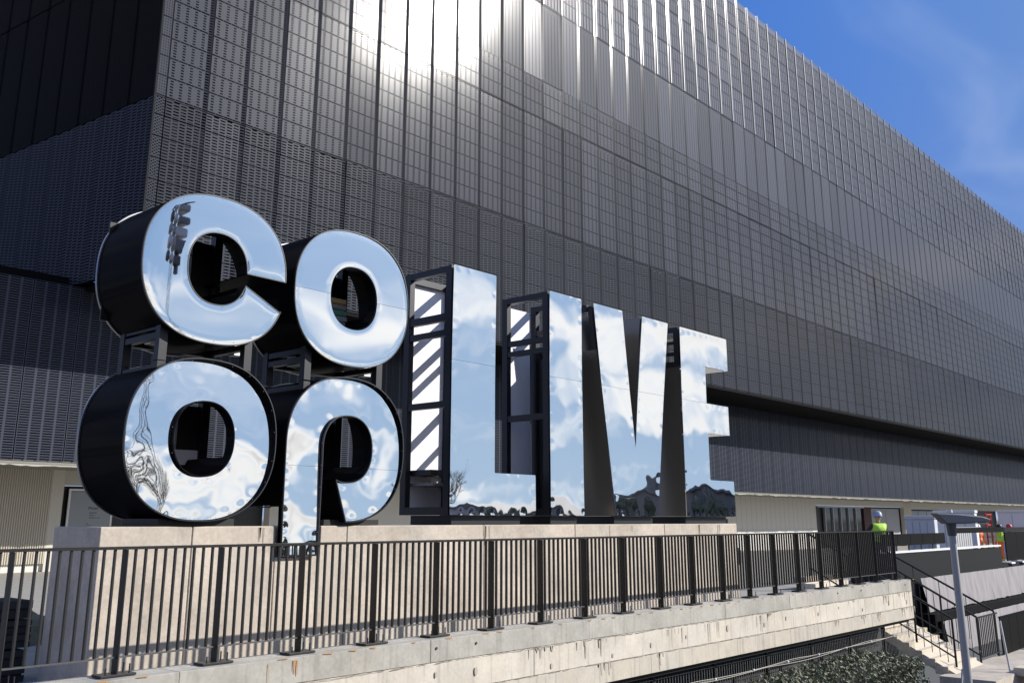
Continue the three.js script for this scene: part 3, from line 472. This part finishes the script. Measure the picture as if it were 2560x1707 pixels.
// hedge
{
  const h = thing('hedge', 'clipped dark green leafy hedge at the foot of the wall beside the stairs', 'hedge', [18, -2.75, -7.7]);
  const R = rng(61), N = 9000, g = quads([[[-.5, 0, 0], [0, -.18, .06], [.5, 0, .02], [0, .18, .06]]]);
  const im = new THREE.InstancedMesh(g, std(.10, .118, .070, .55), N); im.name = 'leaf'; im.userData.kind = 'stuff'; im.castShadow = im.receiveShadow = true;
  const o = new THREE.Object3D(), c = new THREE.Color();
  for (let i = 0; i < N; i++) { const x = -4.6 + R() * 7.15, u = R(); let y, z; const top = 1.48 + .08 * sstep(-4, 0, x) + .08 * noise(x * 2.2, 4) - .6 * sstep(2.1, 2.55, x); if (u < .4) { y = top - R() * .1; z = -.62 + R() * 1.1; } else { y = top * Math.pow(R(), .55); z = .5 + .1 * noise(x * 3, y * 3) + R() * .08; } if (R() < .12) { z = -.6 + R() * 1.1; } o.position.set(x, y, z); o.rotation.set((R() - .5) * 2.2, (R() - .5) * 2.2, -.9 + (R() - .5) * 1.3); o.scale.setScalar(.055 + R() * R() * .10); o.updateMatrix(); im.setMatrixAt(i, o.matrix); const s = .55 + R() * 1.1; c.setRGB(s * (1 + R() * .12), s, s * .95); im.setColorAt(i, c); }
  h.add(im);
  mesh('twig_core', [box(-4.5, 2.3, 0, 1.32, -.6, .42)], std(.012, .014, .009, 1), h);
}
// ------------------------------------------------------------------ stairs at the right
{
  const s = thing('staircase', 'pale concrete stairs leading down from the deck at the end of the wall', 'stairs', [24.5, 0, -8]);
  for (let k = 0; k < 13; k++) { const z = -8.05 - k * .28, y = -1.96 + k * .155; const g = rbox(0, 2.15, y - .17, y, z + 8 - .30, z + 8, .012); const u = g.attributes.uv; for (let i = 0; i < u.count; i++) u.setXY(i, u.getX(i) + k * .6, u.getY(i) + k * .4); mesh('step', g, M.step, s); }
  const sh = new THREE.Shape([[-.15, -2.12], [-.15, -2.3], [-3.75, -.38], [-3.75, -.12]].map(p => new THREE.Vector2(...p))); const e = new THREE.ExtrudeGeometry(sh, { depth: 2.08, bevelEnabled: false }); e.rotateY(-Math.PI / 2); e.scale(-1, 1, 1); const p = e.attributes.position; for (let i = 0; i < p.count; i++) { const x = p.getX(i), z = p.getZ(i); p.setXYZ(i, Math.abs(z) * 0 + x, p.getY(i), z); }
  const q = []; const A = [[.14, -2.12], [.14, -2.3], [-3.6, -.42], [-3.6, -.14]]; for (const x of [.03, 2.11]) q.push([[x, A[0][1], A[0][0]], [x, A[1][1], A[1][0]], [x, A[2][1], A[2][0]], [x, A[3][1], A[3][0]]]); for (let i = 0; i < 4; i++) { const a = A[i], b = A[(i + 1) % 4]; q.push([[.03, a[1], a[0]], [.03, b[1], b[0]], [2.11, b[1], b[0]], [2.11, a[1], a[0]]]); } mesh('stair_slab', quads(q), M.step, s);
  struct('landing', [box(24.0, 30.2, -2.75, -2.1, -8.1, -6.9)], M.plinth);
  const rail = (name, label, x, z0, y0, z1, y1, hb, n, bottom) => {
    const t = thing(name, label, 'handrail', [x, 0, z1], 'black stair handrails');
    const yy = z => lerp(y0, y1, (z - z0) / (z1 - z0));
    mesh('top_rail', bar([0, y0, z0 - z1], [0, y1, 0], .028), M.blackSteel, t);
    if (bottom) mesh('bottom_rail', bar([0, y0 - bottom, z0 - z1], [0, y1 - bottom, 0], .02), M.blackSteel, t);
    for (let k = 0; k <= n; k++) { const z = lerp(z0, z1, k / n); mesh(k % 5 ? 'baluster' : 'post', bar([0, yy(z) - hb, z - z1], [0, yy(z), z - z1], k % 5 ? .009 : .026, undefined, 6), M.blackSteel, t); }
    return t;
  };
  rail('stair_handrail', 'black barred handrail on the near left edge of the stairs', 24.6, -11.3, 1.0, -7.89, -.90, 1.06, 20, .86).userData.group = undefined;
  rail('stair_handrail', 'black barred handrail along the middle of the stairs ending on the landing', 26.75, -11.3, .86, -7.98, -1.02, 1.07, 20, .9);
  rail('stair_handrail', 'plain black handrail furthest right on the stairs with a bent end', 28.3, -11.3, .80, -8.0, -.98, 1.1, 5, 0);
  for (const o of scene.children) if (o.name.startsWith('stair_handrail')) delete o.userData.group;
  { const t = thing('landing_railing', 'low black railing with upright bars on the landing in front of the draped tiers', 'railing', [26.8, -2.1, -8.0]); mesh('top_rail', box(0, 1.75, 1.04, 1.07, -.02, .02), M.blackSteel, t); mesh('bottom_rail', box(0, 1.75, .1, .12, -.02, .02), M.blackSteel, t); for (let k = 0; k <= 11; k++) mesh(k % 11 ? 'baluster' : 'post', box(k * .145 - .008, k * .145 + .008, k % 11 ? .12 : 0, 1.04, -.012, .012), M.blackSteel, t); }
}
// tiers with grey cloth, dark walls, balustrades on the right
{
  const cloth = (() => { const map = tex(256, 256, (u, v) => { const s = 1 + .3 * fbm(u * 10, v * 3, 4); return lin3(.26 * s, .245 * s, .25 * s); }); map.repeat.set(.3, .5); return new THREE.MeshStandardMaterial({ map, roughness: .85, side: THREE.DoubleSide }); })();
  const drape = (label, x0, x1, y0, y1, z, seed) => {
    const nx = 420, ny = 14, p = [], idx = [];
    for (let j = 0; j <= ny; j++) for (let i = 0; i <= nx; i++) { const u = i / nx, v = j / ny, x = lerp(x0, x1, u), w = noise(x * 1.3, seed) * .5; const dep = .05 * noise(x * 3.2 + v * .8 + w, seed + v * .7) + .03 * noise(x * 8 + v * 1.5, seed + v) * (.4 + v); p.push(x, lerp(y1, y0, v) - .014 * (x - x0) * 0 + .03 * noise(x * 2.5, seed + 9) * (v + .3), z + dep + .14 * v); }
    for (let j = 0; j < ny; j++) for (let i = 0; i < nx; i++) { const a = j * (nx + 1) + i; idx.push(a, a + nx + 1, a + 1, a + 1, a + nx + 1, a + nx + 2); }
    const g = new THREE.BufferGeometry(); g.setAttribute('position', new THREE.Float32BufferAttribute(p, 3)); g.setIndex(idx); g.computeVertexNormals(); uvm(g); return tag(mesh('cloth_drape', g, cloth), label, 'drape');
  };
  drape('upper strip of crumpled grey cloth hanging from the dark tier wall', 30.2, 56, -1.27, -.33, -10.42, 3);
  drape('lower strip of crumpled grey cloth above the black gate panels', 30.4, 56, -2.4, -1.52, -10.0, 8);
  const w = thing('tier_wall', 'dark grey smooth wall of the tiers above the hanging cloth', 'wall', [28.4, 0, -10.6]);
  mesh('wall_panel', box(0, 5.1, -2.4, .40, -.25, 0), M.slate, w); mesh('wall_panel', box(5.11, 10.9, -2.4, .36, -.25, 0), M.slate, w); mesh('wall_panel', box(10.91, 28, -2.6, -.2, -.25, 0), M.slate, w); mesh('wall_cap', box(-.05, 10.9, .405, .45, -.3, .02), M.white, w);
  mesh('shade_slab', box(1.5, 28, -1.50, -1.30, .02, .58), M.jet, w); mesh('return_wall', box(-.02, 0, -2.4, .4, -1.2, 0), std(.01, .01, .012, .6), w);  // black slab stands in for the shadow between the cloth tiers
  const b = thing('balustrade', 'black panel balustrade standing above the white capped dark wall', 'balustrade', [28.4, 0, -10.75]);
  for (let k = 0; k < 5; k++) { mesh('panel', rbox(k * 1.06 + .01, k * 1.06 + 1.05, .60, .93, -.02, .01, .004), M.jet, b); mesh('post', box(k * 1.06 - .04, k * 1.06 + .04, .45, .93, -.06, -.03), M.blackSteel, b); }
  const g = thing('black_gate', 'tall black panels with a heavy top beam at the right edge', 'gate', [33.7, 0, -10.7]);
  mesh('beam', box(.6, 6.6, .90, 1.075, -.1, .02), M.jet, g); mesh('beam_cap', box(.6, 4, 1.078, 1.10, -.1, -.04), std(.3, .3, .3, .5), g); mesh('beam', box(6.62, 16, .90, 1.06, -.1, .02), M.slate, g);
  for (let k = 0; k < 7; k++) mesh('panel', box(6.7 + k * 1.5, 8.18 + k * 1.5, -.15, .89, -.04, 0), M.jet, g);
  mesh('foot', [6.4, 7.9, 9.4].map(x => box(x, x + .5, -.24, -.18, -.2, .2)), M.white, g);
  const q = thing('lower_gate', 'black panel gate standing behind the landing at lower right', 'gate', [28.6, -2.1, -7.95]); for (let k = 0; k < 4; k++) mesh('panel', box(k * .8 + .01, k * .8 + .79, .02, .93, -.03, 0), M.jet, q); mesh('top_rail', box(0, 3.2, .93, .96, -.04, .01), M.jet, q);
  const fb = thing('corrugated_hoarding', 'pale grey ribbed hoarding behind the black top beam', 'hoarding', [39.2, -.6, -12.2]); for (let k = 0; k < 9; k++) mesh('rib', rbox(k * .26, k * .26 + .2, 0, 1.6, -.04, 0, .015), std(.45, .45, .46, .6), fb);
  const tb = (i, label, pts) => { const t = tag(mesh('scaffold_tube', bar(...pts, .024), M.galv), label, 'tube'); };
  tb(0, 'long leaning galvanised tube right of the lamp post', [[25.4, -2.9, -6.9], [25.9, -1.0, -7.2]]); tb(1, 'short leaning galvanised tube at the lower right edge', [[25.9, -2.9, -6.6], [26.6, -1.5, -6.8]]); tb(2, 'thin leaning galvanised tube just left of the lamp post foot', [[22.2, -2.9, -7.2], [22.8, -1.75, -7.2]]);
  const c = tag(mesh('corner_kerb', rbox(25.6, 29, -2.16, -1.98, -6.95, -6.35, .02), M.step), 'pale concrete kerb block at the lower right corner', 'kerb');
}
// white cabins
function cabin(label, x0, x1, z0, z1, y0, y1, dark) {
  const t = thing('site_cabin', label, 'cabin', [x0, y0, z0]);
  mesh('body', rbox(0, x1 - x0, 0, y1 - y0 - .12, 0, z1 - z0, .03), dark || M.white, t); mesh('roof', rbox(-.03, x1 - x0 + .03, y1 - y0 - .115, y1 - y0, -.03, z1 - z0 + .03, .02), dark || M.white, t);
  for (let k = 1; k < 4; k++) mesh('panel_strip', box(-.008, .0, .1, y1 - y0 - .2, (z1 - z0) * k / 4 - .012, (z1 - z0) * k / 4 + .012), M.grey, t);
}
cabin('plain light grey box cabin right of the worker in the yellow vest', 34, 34.32, -12.09, -11.13, -.5, 1.47, std(.50, .51, .54, .6));
cabin('white cabin with bright end wall behind the street lamp head', 44.0, 44.34, -14.4, -12.74, -.55, 1.73);
cabin('white cabin behind the workers at the right edge of the picture', 60, 66, -16.14, -13.2, -.8, 1.86);
{ const t = thing('red_cage', 'red steel mesh cage standing beside the white cabin', 'cage', [58.4, -.7, -17.3]); const r = std(.5, .03, .02, .5); for (const x of [0, .9]) for (const z of [0, .9]) mesh('post', box(x, x + .07, 0, 2.4, z, z + .07), r, t); for (const y of [.5, 1.1, 1.75, 2.3]) for (const z of [0, .9]) mesh('bar', box(0, .97, y, y + .06, z + .075, z + .12), r, t); }

// ------------------------------------------------------------------ people
function capsuleField(caps, k) { return (x, y, z) => { let s = 0, d0 = 1e9; for (const [a, b, r1, r2] of caps) { const ex = b[0] - a[0], ey = b[1] - a[1], ez = b[2] - a[2], wx = x - a[0], wy = y - a[1], wz = z - a[2], t = clamp((wx * ex + wy * ey + wz * ez) / (ex * ex + ey * ey + ez * ez), 0, 1); const d = Math.hypot(wx - ex * t, wy - ey * t, wz - ez * t) - lerp(r1, r2, t); const h = clamp(.5 + .5 * (d0 - d) / k, 0, 1); d0 = d0 > 1e8 ? d : lerp(d0, d, h) - k * h * (1 - h); } return d0; }; }
function polygonise(memo, c, half, res, f = d => d) {
  const mc = new MarchingCubes(res, new THREE.MeshBasicMaterial(), false, false, 60000); mc.isolation = 0;
  for (let k = 0; k < res; k++) for (let j = 0; j < res; j++) for (let i = 0; i < res; i++) { const q = v => (v - res / 2) / (res / 2) * half; const n = k * res * res + j * res + i; mc.field[n] = -f(memo[n], c[0] + q(i), c[1] + q(j), c[2] + q(k)); }
  mc.update(); const n = mc.count, g = new THREE.BufferGeometry(), p = new Float32Array(n * 3); for (let i = 0; i < n * 3; i++) p[i] = mc.positionArray[i] * half + c[i % 3];
  g.setAttribute('position', new THREE.BufferAttribute(p, 3)); g.setAttribute('normal', new THREE.BufferAttribute(mc.normalArray.slice(0, n * 3), 3)); g.setAttribute('uv', new THREE.BufferAttribute(new Float32Array(n * 2), 2)); return g;
}
function person(label, pos, turn, o) {
  const t = thing('person', label, 'person', pos); t.rotation.y = turn;
  const A = o.arms || [[[.2, 1.40, 0], [.27, 1.14, .03], [.26, .92, .14]], [[-.2, 1.40, 0], [-.27, 1.14, .03], [-.26, .92, .14]]];
  const legs = s => [[[s * .10, .92, 0], [s * .11, .5, .02], .085, .06], [[s * .11, .5, .02], [s * .115, .09, -.02], .06, .042], [[s * .115, .045, -.03], [s * .125, .04, .14], .045, .035]];
  const caps = [[[0, 1.02, 0], [0, 1.22, 0], .135, .135], [[-.06, 1.3, 0], [.06, 1.3, 0], .13, .13], [[-.13, 1.38, 0], [.13, 1.38, 0], .085, .085], [[0, .95, 0], [0, 1.0, 0], .13, .13], ...legs(1), ...legs(-1), [[0, 1.42, 0], [0, 1.53, .015], .055, .05], [[0, 1.62, .02], [0, 1.66, .01], .085, .095], [[0, 1.62, .09], [0, 1.6, .105], .018, .02]];
  for (const a of A) { caps.push([a[0], a[1], .058, .045], [a[1], a[2], .045, .032]); const d = [a[2][0] - a[1][0], a[2][1] - a[1][1], a[2][2] - a[1][2]], l = Math.hypot(...d).valueOf(), e = d.map(v => v / l); caps.push([a[2], a[2].map((v, i) => v + e[i] * .07), .032, .028]); for (let k = 0; k < 4; k++) { const off = (k - 1.5) * .017; caps.push([a[2].map((v, i) => v + e[i] * .08 + (i === 2 ? off : 0)), a[2].map((v, i) => v + e[i] * (.145 + (k === 1 ? .012 : k === 3 ? -.015 : 0)) + (i === 2 ? off * 1.2 : 0)), .0085, .0075]); } }
  const f = capsuleField(caps, .035);
  const RES = 80, memo = new Float32Array(RES ** 3); { let q = 0; const w = v => (v - RES / 2) / (RES / 2) * .98; for (let k = 0; k < RES; k++) for (let j = 0; j < RES; j++) for (let i = 0; i < RES; i++, q++) memo[q] = Math.abs(w(i)) > .55 || Math.abs(w(k)) > .5 ? .4 : f(w(i), .9 + w(j), w(k)); }
  mesh('body', polygonise(memo, [0, .9, 0], .98, RES), o.body, t);
  const shell = (name, y0, y1, out, m, xl) => mesh(name, polygonise(memo, [0, .9, 0], .98, RES, (d, x, y) => Math.max(d - out, y0 - y, y - y1, Math.abs(x) - xl)), m, t);
  if (o.vest) shell('vest', .93, 1.46, .022, o.vest, .215);
  if (o.trousers) shell('trousers', .10, .97, .014, o.trousers, .3);
  if (o.band) { shell('reflective_band', 1.06, 1.11, .028, std(.7, .7, .72, .3), .22); }
  shell('neck_and_face', 1.47, 1.645, .003, o.skin || std(.45, .27, .19, .6), .2);
  const pr = [[.001, .165], [.05, .158], [.09, .13], [.115, .085], [.122, .03], [.128, .012], [.128, 0], [.118, 0]].map(p => new THREE.Vector2(...p));
  const h = mesh('helmet', new THREE.LatheGeometry(pr, 20).scale(1, 1, 1.15).translate(0, 1.655, .005), o.helmet, t); mesh('peak', new THREE.CylinderGeometry(.105, .105, .012, 16, 1, false, -1.1, 2.2).scale(1, 1, 1).translate(0, 1.662, .075), o.helmet, h);
}
const hv = std(.42, .72, .05, .6), hvO = std(.85, .17, .03, .6), dk = std(.03, .03, .035, .8);
person('worker seen from behind in yellow vest and blue grey helmet beyond the railing', [28.9, -.22, -11.05], 2.5, { body: dk, vest: hv, helmet: std(.30, .36, .48, .35), band: true, trousers: dk, arms: [[[.2, 1.40, 0], [.33, 1.2, .12], [.40, 1.05, .32]], [[-.2, 1.40, 0], [-.31, 1.19, .1], [-.33, 1.0, .26]]] });
person('worker in bright orange jacket and white helmet behind the top beam', [54.0, -.68, -15.55], -.6, { body: hvO, vest: hvO, helmet: std(.8, .8, .8, .4), trousers: hvO, band: true });
person('worker in yellow vest and orange trousers seen between the beam and the wall', [54.85, -.68, -14.75], -2.6, { body: hv, vest: hv, helmet: std(.02, .02, .022, .4), trousers: hvO, band: true });
person('worker in a red helmet standing right of the worker in orange trousers', [55.1, -.68, -14.35], .4, { body: dk, vest: std(.18, .05, .04, .7), helmet: std(.5, .03, .03, .4), trousers: dk });
// ------------------------------------------------------------------ street lamp
{
  const t = thing('street_lamp', 'grey street lamp with flat head in front of the stairs', 'street lamp', [8.88, groundLow(0, -2.77), -2.77]); const H = 1.2 - groundLow(0, -2.77);
  const m = std(.30, .30, .30, .55, .1);
  mesh('pole', new THREE.CylinderGeometry(.028, .038, H, 24).translate(0, H / 2, 0), m, t);
  mesh('collar', new THREE.CylinderGeometry(.046, .034, .14, 20).translate(0, H + .07, 0), std(.07, .072, .08, .45, .3), t);
  const hs = new THREE.Shape([[-.13, .045], [-.09, .006], [-.055, -.026], [.055, -.026], [.11, -.022], [.29, -.014], [.305, .0], [.25, .016], [.05, .036]].map(p => new THREE.Vector2(...p)));
  const g = new THREE.ExtrudeGeometry(hs, { depth: .10, bevelEnabled: true, bevelSize: .010, bevelThickness: .02, bevelSegments: 2 }); g.translate(0, H + .135, -.05); g.rotateY(-.852); mesh('lamp_head', g, std(.17, .17, .175, .5, .1), t);
  const c = new THREE.CylinderGeometry(.022, .025, .025, 14).translate(.0, H + .205, 0); mesh('sensor', c, std(.5, .5, .52, .4), t);
  const l = box(.1, .3, -.012, -.006, -.05, .05).translate(0, H + .11, 0).rotateY(-.852); mesh('lens', l, std(.6, .6, .6, .2), t);
}
// ------------------------------------------------------------------ odds and ends by the plinth
{
  const R = rng(88), m = [.02, .03, .016].map(c => std(c, c * 1.03, c * 1.1, .85));
  const spots = [[4.55, .0, -11.6, .62, .34, .7, 'lowest dark crate of the pile left of the plinth'], [4.6, .345, -11.6, .58, .3, .65, 'second dark crate up in the pile left of the plinth'], [4.62, .65, -11.55, .5, .2, .6, 'topmost flat dark crate on the pile left of the plinth'], [4.02, 0, -11.3, .5, .3, .6, 'low dark crate at the foot of the pile nearest the railing']];
  for (const [x, y, z, w, h, d, label] of spots) { const t = thing('crate', label, 'crate', [x, y + deckAt(0) + .002, z]); mesh('core', box(-w / 2 + .02, w / 2 - .02, .01, h - .01, -d / 2 + .02, d / 2 - .02), m[2], t); const n = Math.max(2, Math.round(h / .085)); for (let k = 0; k < n; k++) for (const [s, q] of [[0, 0], [1, 0]]) mesh('slat', s ? box(-w / 2, -w / 2 + .018, k * h / n + .008, (k + 1) * h / n - .012, -d / 2, d / 2) : box(-w / 2 + .02, w / 2, k * h / n + .008, (k + 1) * h / n - .012, d / 2 - .018, d / 2), m[k % 2], t); }
  const g = new THREE.SphereGeometry(1, 40, 20, 0, 6.283, 0, 1.57).scale(1.7, .55, 1.3); const p = g.attributes.position; for (let i = 0; i < p.count; i++) { const s = 1 + .22 * noise(p.getX(i) * 3, p.getZ(i) * 3) + .1 * noise(p.getX(i) * 9, p.getZ(i) * 9 + p.getY(i) * 7); p.setXYZ(i, p.getX(i) * s, p.getY(i) * s, p.getZ(i) * s); } g.computeVertexNormals(); g.translate(5.4, deckAt(0) - .02, -15.5); tag(mesh('soil_heap', g, std(.16, .14, .085, 1)), 'small heap of olive brown soil in front of the ribbed wall', 'soil');
  const b = thing('equipment_case', 'long dark case on the deck behind the railing at lower left', 'case', [3.0, deckAt(0), -9.4]); mesh('case_body', rbox(-.9, .62, 0, .15, -.3, .3, .03), m[0], b); mesh('lid', rbox(-.92, .64, .152, .19, -.32, .32, .015), m[1], b);
}
{ // dark vehicle parked behind the railing
  const t = thing('utility_vehicle', 'dark utility vehicle parked on the deck behind the right part of the railing', 'vehicle', [25.2, deckAt(25) + 0, -15.4]); const m = std(.012, .014, .016, .25, .2);
  mesh('body', [rbox(-1.9, 1.9, .45, .95, -.85, .85, .08), rbox(-.2, 1.5, .95, 1.02, -.8, .8, .03)], m, t);
  mesh('roof', rbox(-.7, 1.3, 1.72, 1.8, -.78, .78, .03), m, t); for (const x of [-.85, .2, 1.25]) for (const z of [-.74, .74]) mesh('pillar', box(x - .04, x + .04, .95, 1.72, z - .03, z + .03), m, t);
  for (const x of [-1.2, 1.2]) for (const z of [-.8, .8]) { const w = mesh('wheel', new THREE.TorusGeometry(.24, .1, 10, 22).translate(x, .34, z), M.blackSteel, t); mesh('rim', new THREE.CylinderGeometry(.18, .18, .12, 16).rotateX(Math.PI / 2).translate(x, .34, z), M.galv, w); }
  for (const z of [-.6, .6]) mesh('headlight', new THREE.SphereGeometry(.1, 12, 8).scale(.4, 1, 1).translate(-1.9, .75, z), M.white, t); mesh('windscreen', box(-.86, -.83, 1.0, 1.7, -.7, .7), M.glass, t); mesh('bumper', rbox(-2.02, -1.9, .42, .58, -.8, .8, .02), M.galv, t);
}
{ const t = thing('timber_stack', 'rough timber offcuts on the deck under the right end of the railing', 'timber', [20.6, deckAt(20.6), -9.8]); for (let k = 0; k < 5; k++) mesh('timber', sqbar([k * .3 - .5, .05 + (k % 2) * .06, -.1], [k * .3 + .8, .05 + (k % 2) * .06, .25], .12, .05), std(.22, .13, .07, .85), t); }

// ------------------------------------------------------------------ what the mirrors see, behind the camera
function tree(label, x, z, h, seed) {
  const t = thing('bare_tree', label, 'tree', [x, -.32, z]); const R = rng(seed), br = []; let trunk;
  const grow = (a, d, len, r, lv) => { const b = [a[0] + d[0] * len, a[1] + d[1] * len, a[2] + d[2] * len]; const g = bar(a, b, r, r * .62, lv ? 4 : 8); if (!lv) trunk = g; else br.push(g); if (lv > 4) return; const n = lv < 2 ? 4 : 3; for (let k = 0; k < n; k++) { const az = R() * 6.283, sp = .35 + R() * .5; let e = [d[0] + Math.cos(az) * sp, d[1] * .9 + .15, d[2] + Math.sin(az) * sp]; const l = Math.hypot(...e); e = e.map(v => v / l); const s = lv === 0 ? 1 : .55 + R() * .45; grow(lv === 0 ? a.map((v, i) => lerp(v, b[i], .75 + .25 * R())) : a.map((v, i) => lerp(v, b[i], s)), e, len * (.6 + R() * .22), r * .55, lv + 1); } };
  grow([0, 0, 0], [0, 1, 0], h * .28, h * .018, 0);
  mesh('trunk', trunk, std(.06, .05, .04, .9), t); mesh('crown', br, std(.07, .058, .048, .9), t);
}
tree('bare tree across the road reflected in the lower O', 30, 62, 11, 1); tree('tall bare tree across the road reflected in the P', 27, 30, 10, 2); tree('bare tree across the road reflected in the V', 52, 34, 9, 3);
{
  const t = thing('lattice_mast', 'tall lattice mast with a box head across the road reflected in the letter C', 'mast', [19.4, -.32, 17.4]); const q = []; const w = .24, H = 12.4;
  for (const [x, z] of [[-1, -1], [1, -1], [1, 1], [-1, 1]]) q.push(bar([x * w, 0, z * w], [x * w, H, z * w], .024)); for (let k = 0; k < 25; k++) { const y = k * H / 25, s = k % 2 ? 1 : -1; for (const z of [-w, w]) q.push(bar([-w * s, y, z], [w * s, y + H / 25, z], .012)); for (const x of [-w, w]) q.push(bar([x, y, -w * s], [x, y + H / 25, w * s], .012)); }
  mesh('lattice', q, std(.08, .08, .085, .6), t); const hm = [.30, .16, .5, .10].map(c => std(c, c, c * 1.06, .5, .1)); const hr = rng(12); for (let k = 0; k < 6; k++) for (let c = 0; c < 3; c++) { const y = H - .1 + k * .55, x = -1.35 + c * .95 + (k % 2) * .12; mesh('lamp_box', rbox(x, x + .62 + hr() * .25, y, y + .34 + hr() * .14, -.35 - hr() * .3, .3, .1), hm[Math.floor(hr() * 4)], t); } mesh('head_frame', [bar([0, H, .1], [0, H + 3.1, .1], .07), bar([-.7, H + 1.5, .2], [.7, H + 1.5, .2], .05)], std(.06, .06, .065, .6), t); mesh('sign_plate', rbox(.85, 1.25, H - .5, H + .5, -.1, .1, .02), std(.12, .11, .12, .6), t);
}
{
  const t = thing('low_shed', 'long low dark shed across the road reflected in the foot of the E', 'building', [118, -.32, 52]); mesh('wall', rbox(-8, 32, 0, 5.6, -6, 6, .05), std(.20, .19, .17, .8), t); mesh('roof', rbox(-8.5, 32.5, 5.62, 6.05, -6.5, 6.5, .05), std(.16, .16, .16, .7), t);
  const t2 = thing('low_shed', 'pale low shed with a pitched roof reflected in the foot of the V', 'building', [92, -.32, 58]); mesh('wall', rbox(-11, 11, 0, 2.6, -6, 6, .05), std(.50, .47, .42, .8), t2); { const sh = new THREE.Shape([[-6.6, 2.58], [6.6, 2.58], [0, 3.7]].map(p => new THREE.Vector2(...p))); const e = new THREE.ExtrudeGeometry(sh, { depth: 22.6, bevelEnabled: false }); e.rotateY(Math.PI / 2); e.translate(-11.3, 0, 0); mesh('roof', e, std(.15, .14, .14, .8), t2); }
  for (let k = 0; k < 8; k++) { mesh('shed_window', box(-6.4 + k * 4.6, -4.4 + k * 4.6, 1.6, 3.0, -6.06, -6.01), std(.05, .06, .07, .2), t); mesh('shed_pier', box(-7.4 + k * 4.6, -7.0 + k * 4.6, 0, 5.55, -6.2, -6.01), std(.34, .32, .28, .8), t); }
  for (let k = 0; k < 5; k++) mesh('shed_door', box(-9.5 + k * 4.2, -7.2 + k * 4.2, 0, 2.1, -6.06, -6.01), std(.10, .11, .13, .6), t2);
  const bw = ['round dark shrub tree across the road, leftmost of its row in the mirrors', 'second shrub tree across the road from the left in the mirrors', 'shrub tree across the road before the pitched shed', 'tall shrub tree across the road between the two sheds', 'shrub tree across the road before the long shed', 'shrub tree across the road at the far end of the long shed'];
  [[30, 38, 2.6], [44, 44, 3.4], [74, 46, 2.9], [98, 47, 4.9], [112, 45, 4.2], [128, 46, 5.2]].forEach(([x, z, h], n) => { const b = thing('shrub_tree', bw[n], 'tree', [x, -.32, z]), Q = rng(500 + n), cs = []; for (let k = 0; k < 16; k++) { const r = h * (.12 + Q() * .13), g = new THREE.IcosahedronGeometry(r, 3), a = g.attributes.position; for (let i = 0; i < a.count; i++) { const f = 1 + .5 * noise(a.getX(i) * 3 / r * .6 + k, a.getY(i) * 3 / r * .6 + a.getZ(i) * 2); a.setXYZ(i, a.getX(i) * f, a.getY(i) * f, a.getZ(i) * f); } g.computeVertexNormals(); const an = Q() * 6.283, d = Q() * h * .38; g.translate(Math.cos(an) * d, h * (.35 + Q() * .5), Math.sin(an) * d); cs.push(g); } mesh('crown', cs, std(.11, .12, .075, .9), b); mesh('trunk', bar([0, 0, 0], [0, h * .5, 0], h * .04, h * .025), std(.08, .065, .05, .9), b); });
  const u = thing('teal_hoarding', 'long blue grey site hoarding across the road reflected in the feet of the letters', 'hoarding', [38, -.32, 46]); for (let k = 0; k < 40; k++) mesh('hoarding_board', box(-40 + k * 2 + .01, -38.01 + k * 2, 0, 1.45 + .12 * noise(k * .4, 2), -.05, .05), std(.16 + .03 * (k % 3), .18, .20, .6), u);
  const R = rng(404), p = []; for (let k = 0; k < 90; k++) { const s = .7 + R() * R() * 2.6, g = new THREE.IcosahedronGeometry(s, 2), a = g.attributes.position; for (let i = 0; i < a.count; i++) { const f = 1 + .35 * noise(a.getX(i) * 1.1 + k, a.getY(i) * 1.3 + a.getZ(i)); a.setXYZ(i, a.getX(i) * f, a.getY(i) * f * .8, a.getZ(i) * f); } g.computeVertexNormals(); g.translate(-70 + k * 2.6 + R() * 3, s * .5, 84 + R() * 14); p.push(g); }
  const w = tag(mesh('distant_woodland', p, std(.17, .165, .15, .95)), 'dark far line of trees reflected low in the mirrored letters', 'woodland'); w.userData.kind = 'stuff';
}

const renderer = new THREE.WebGLRenderer({ antialias: true });
renderer.setSize(1024, 682); renderer.shadowMap.enabled = true;
renderer.toneMapping = THREE.LinearToneMapping; renderer.toneMappingExposure = EXPOSURE;
renderer.render(scene, camera);
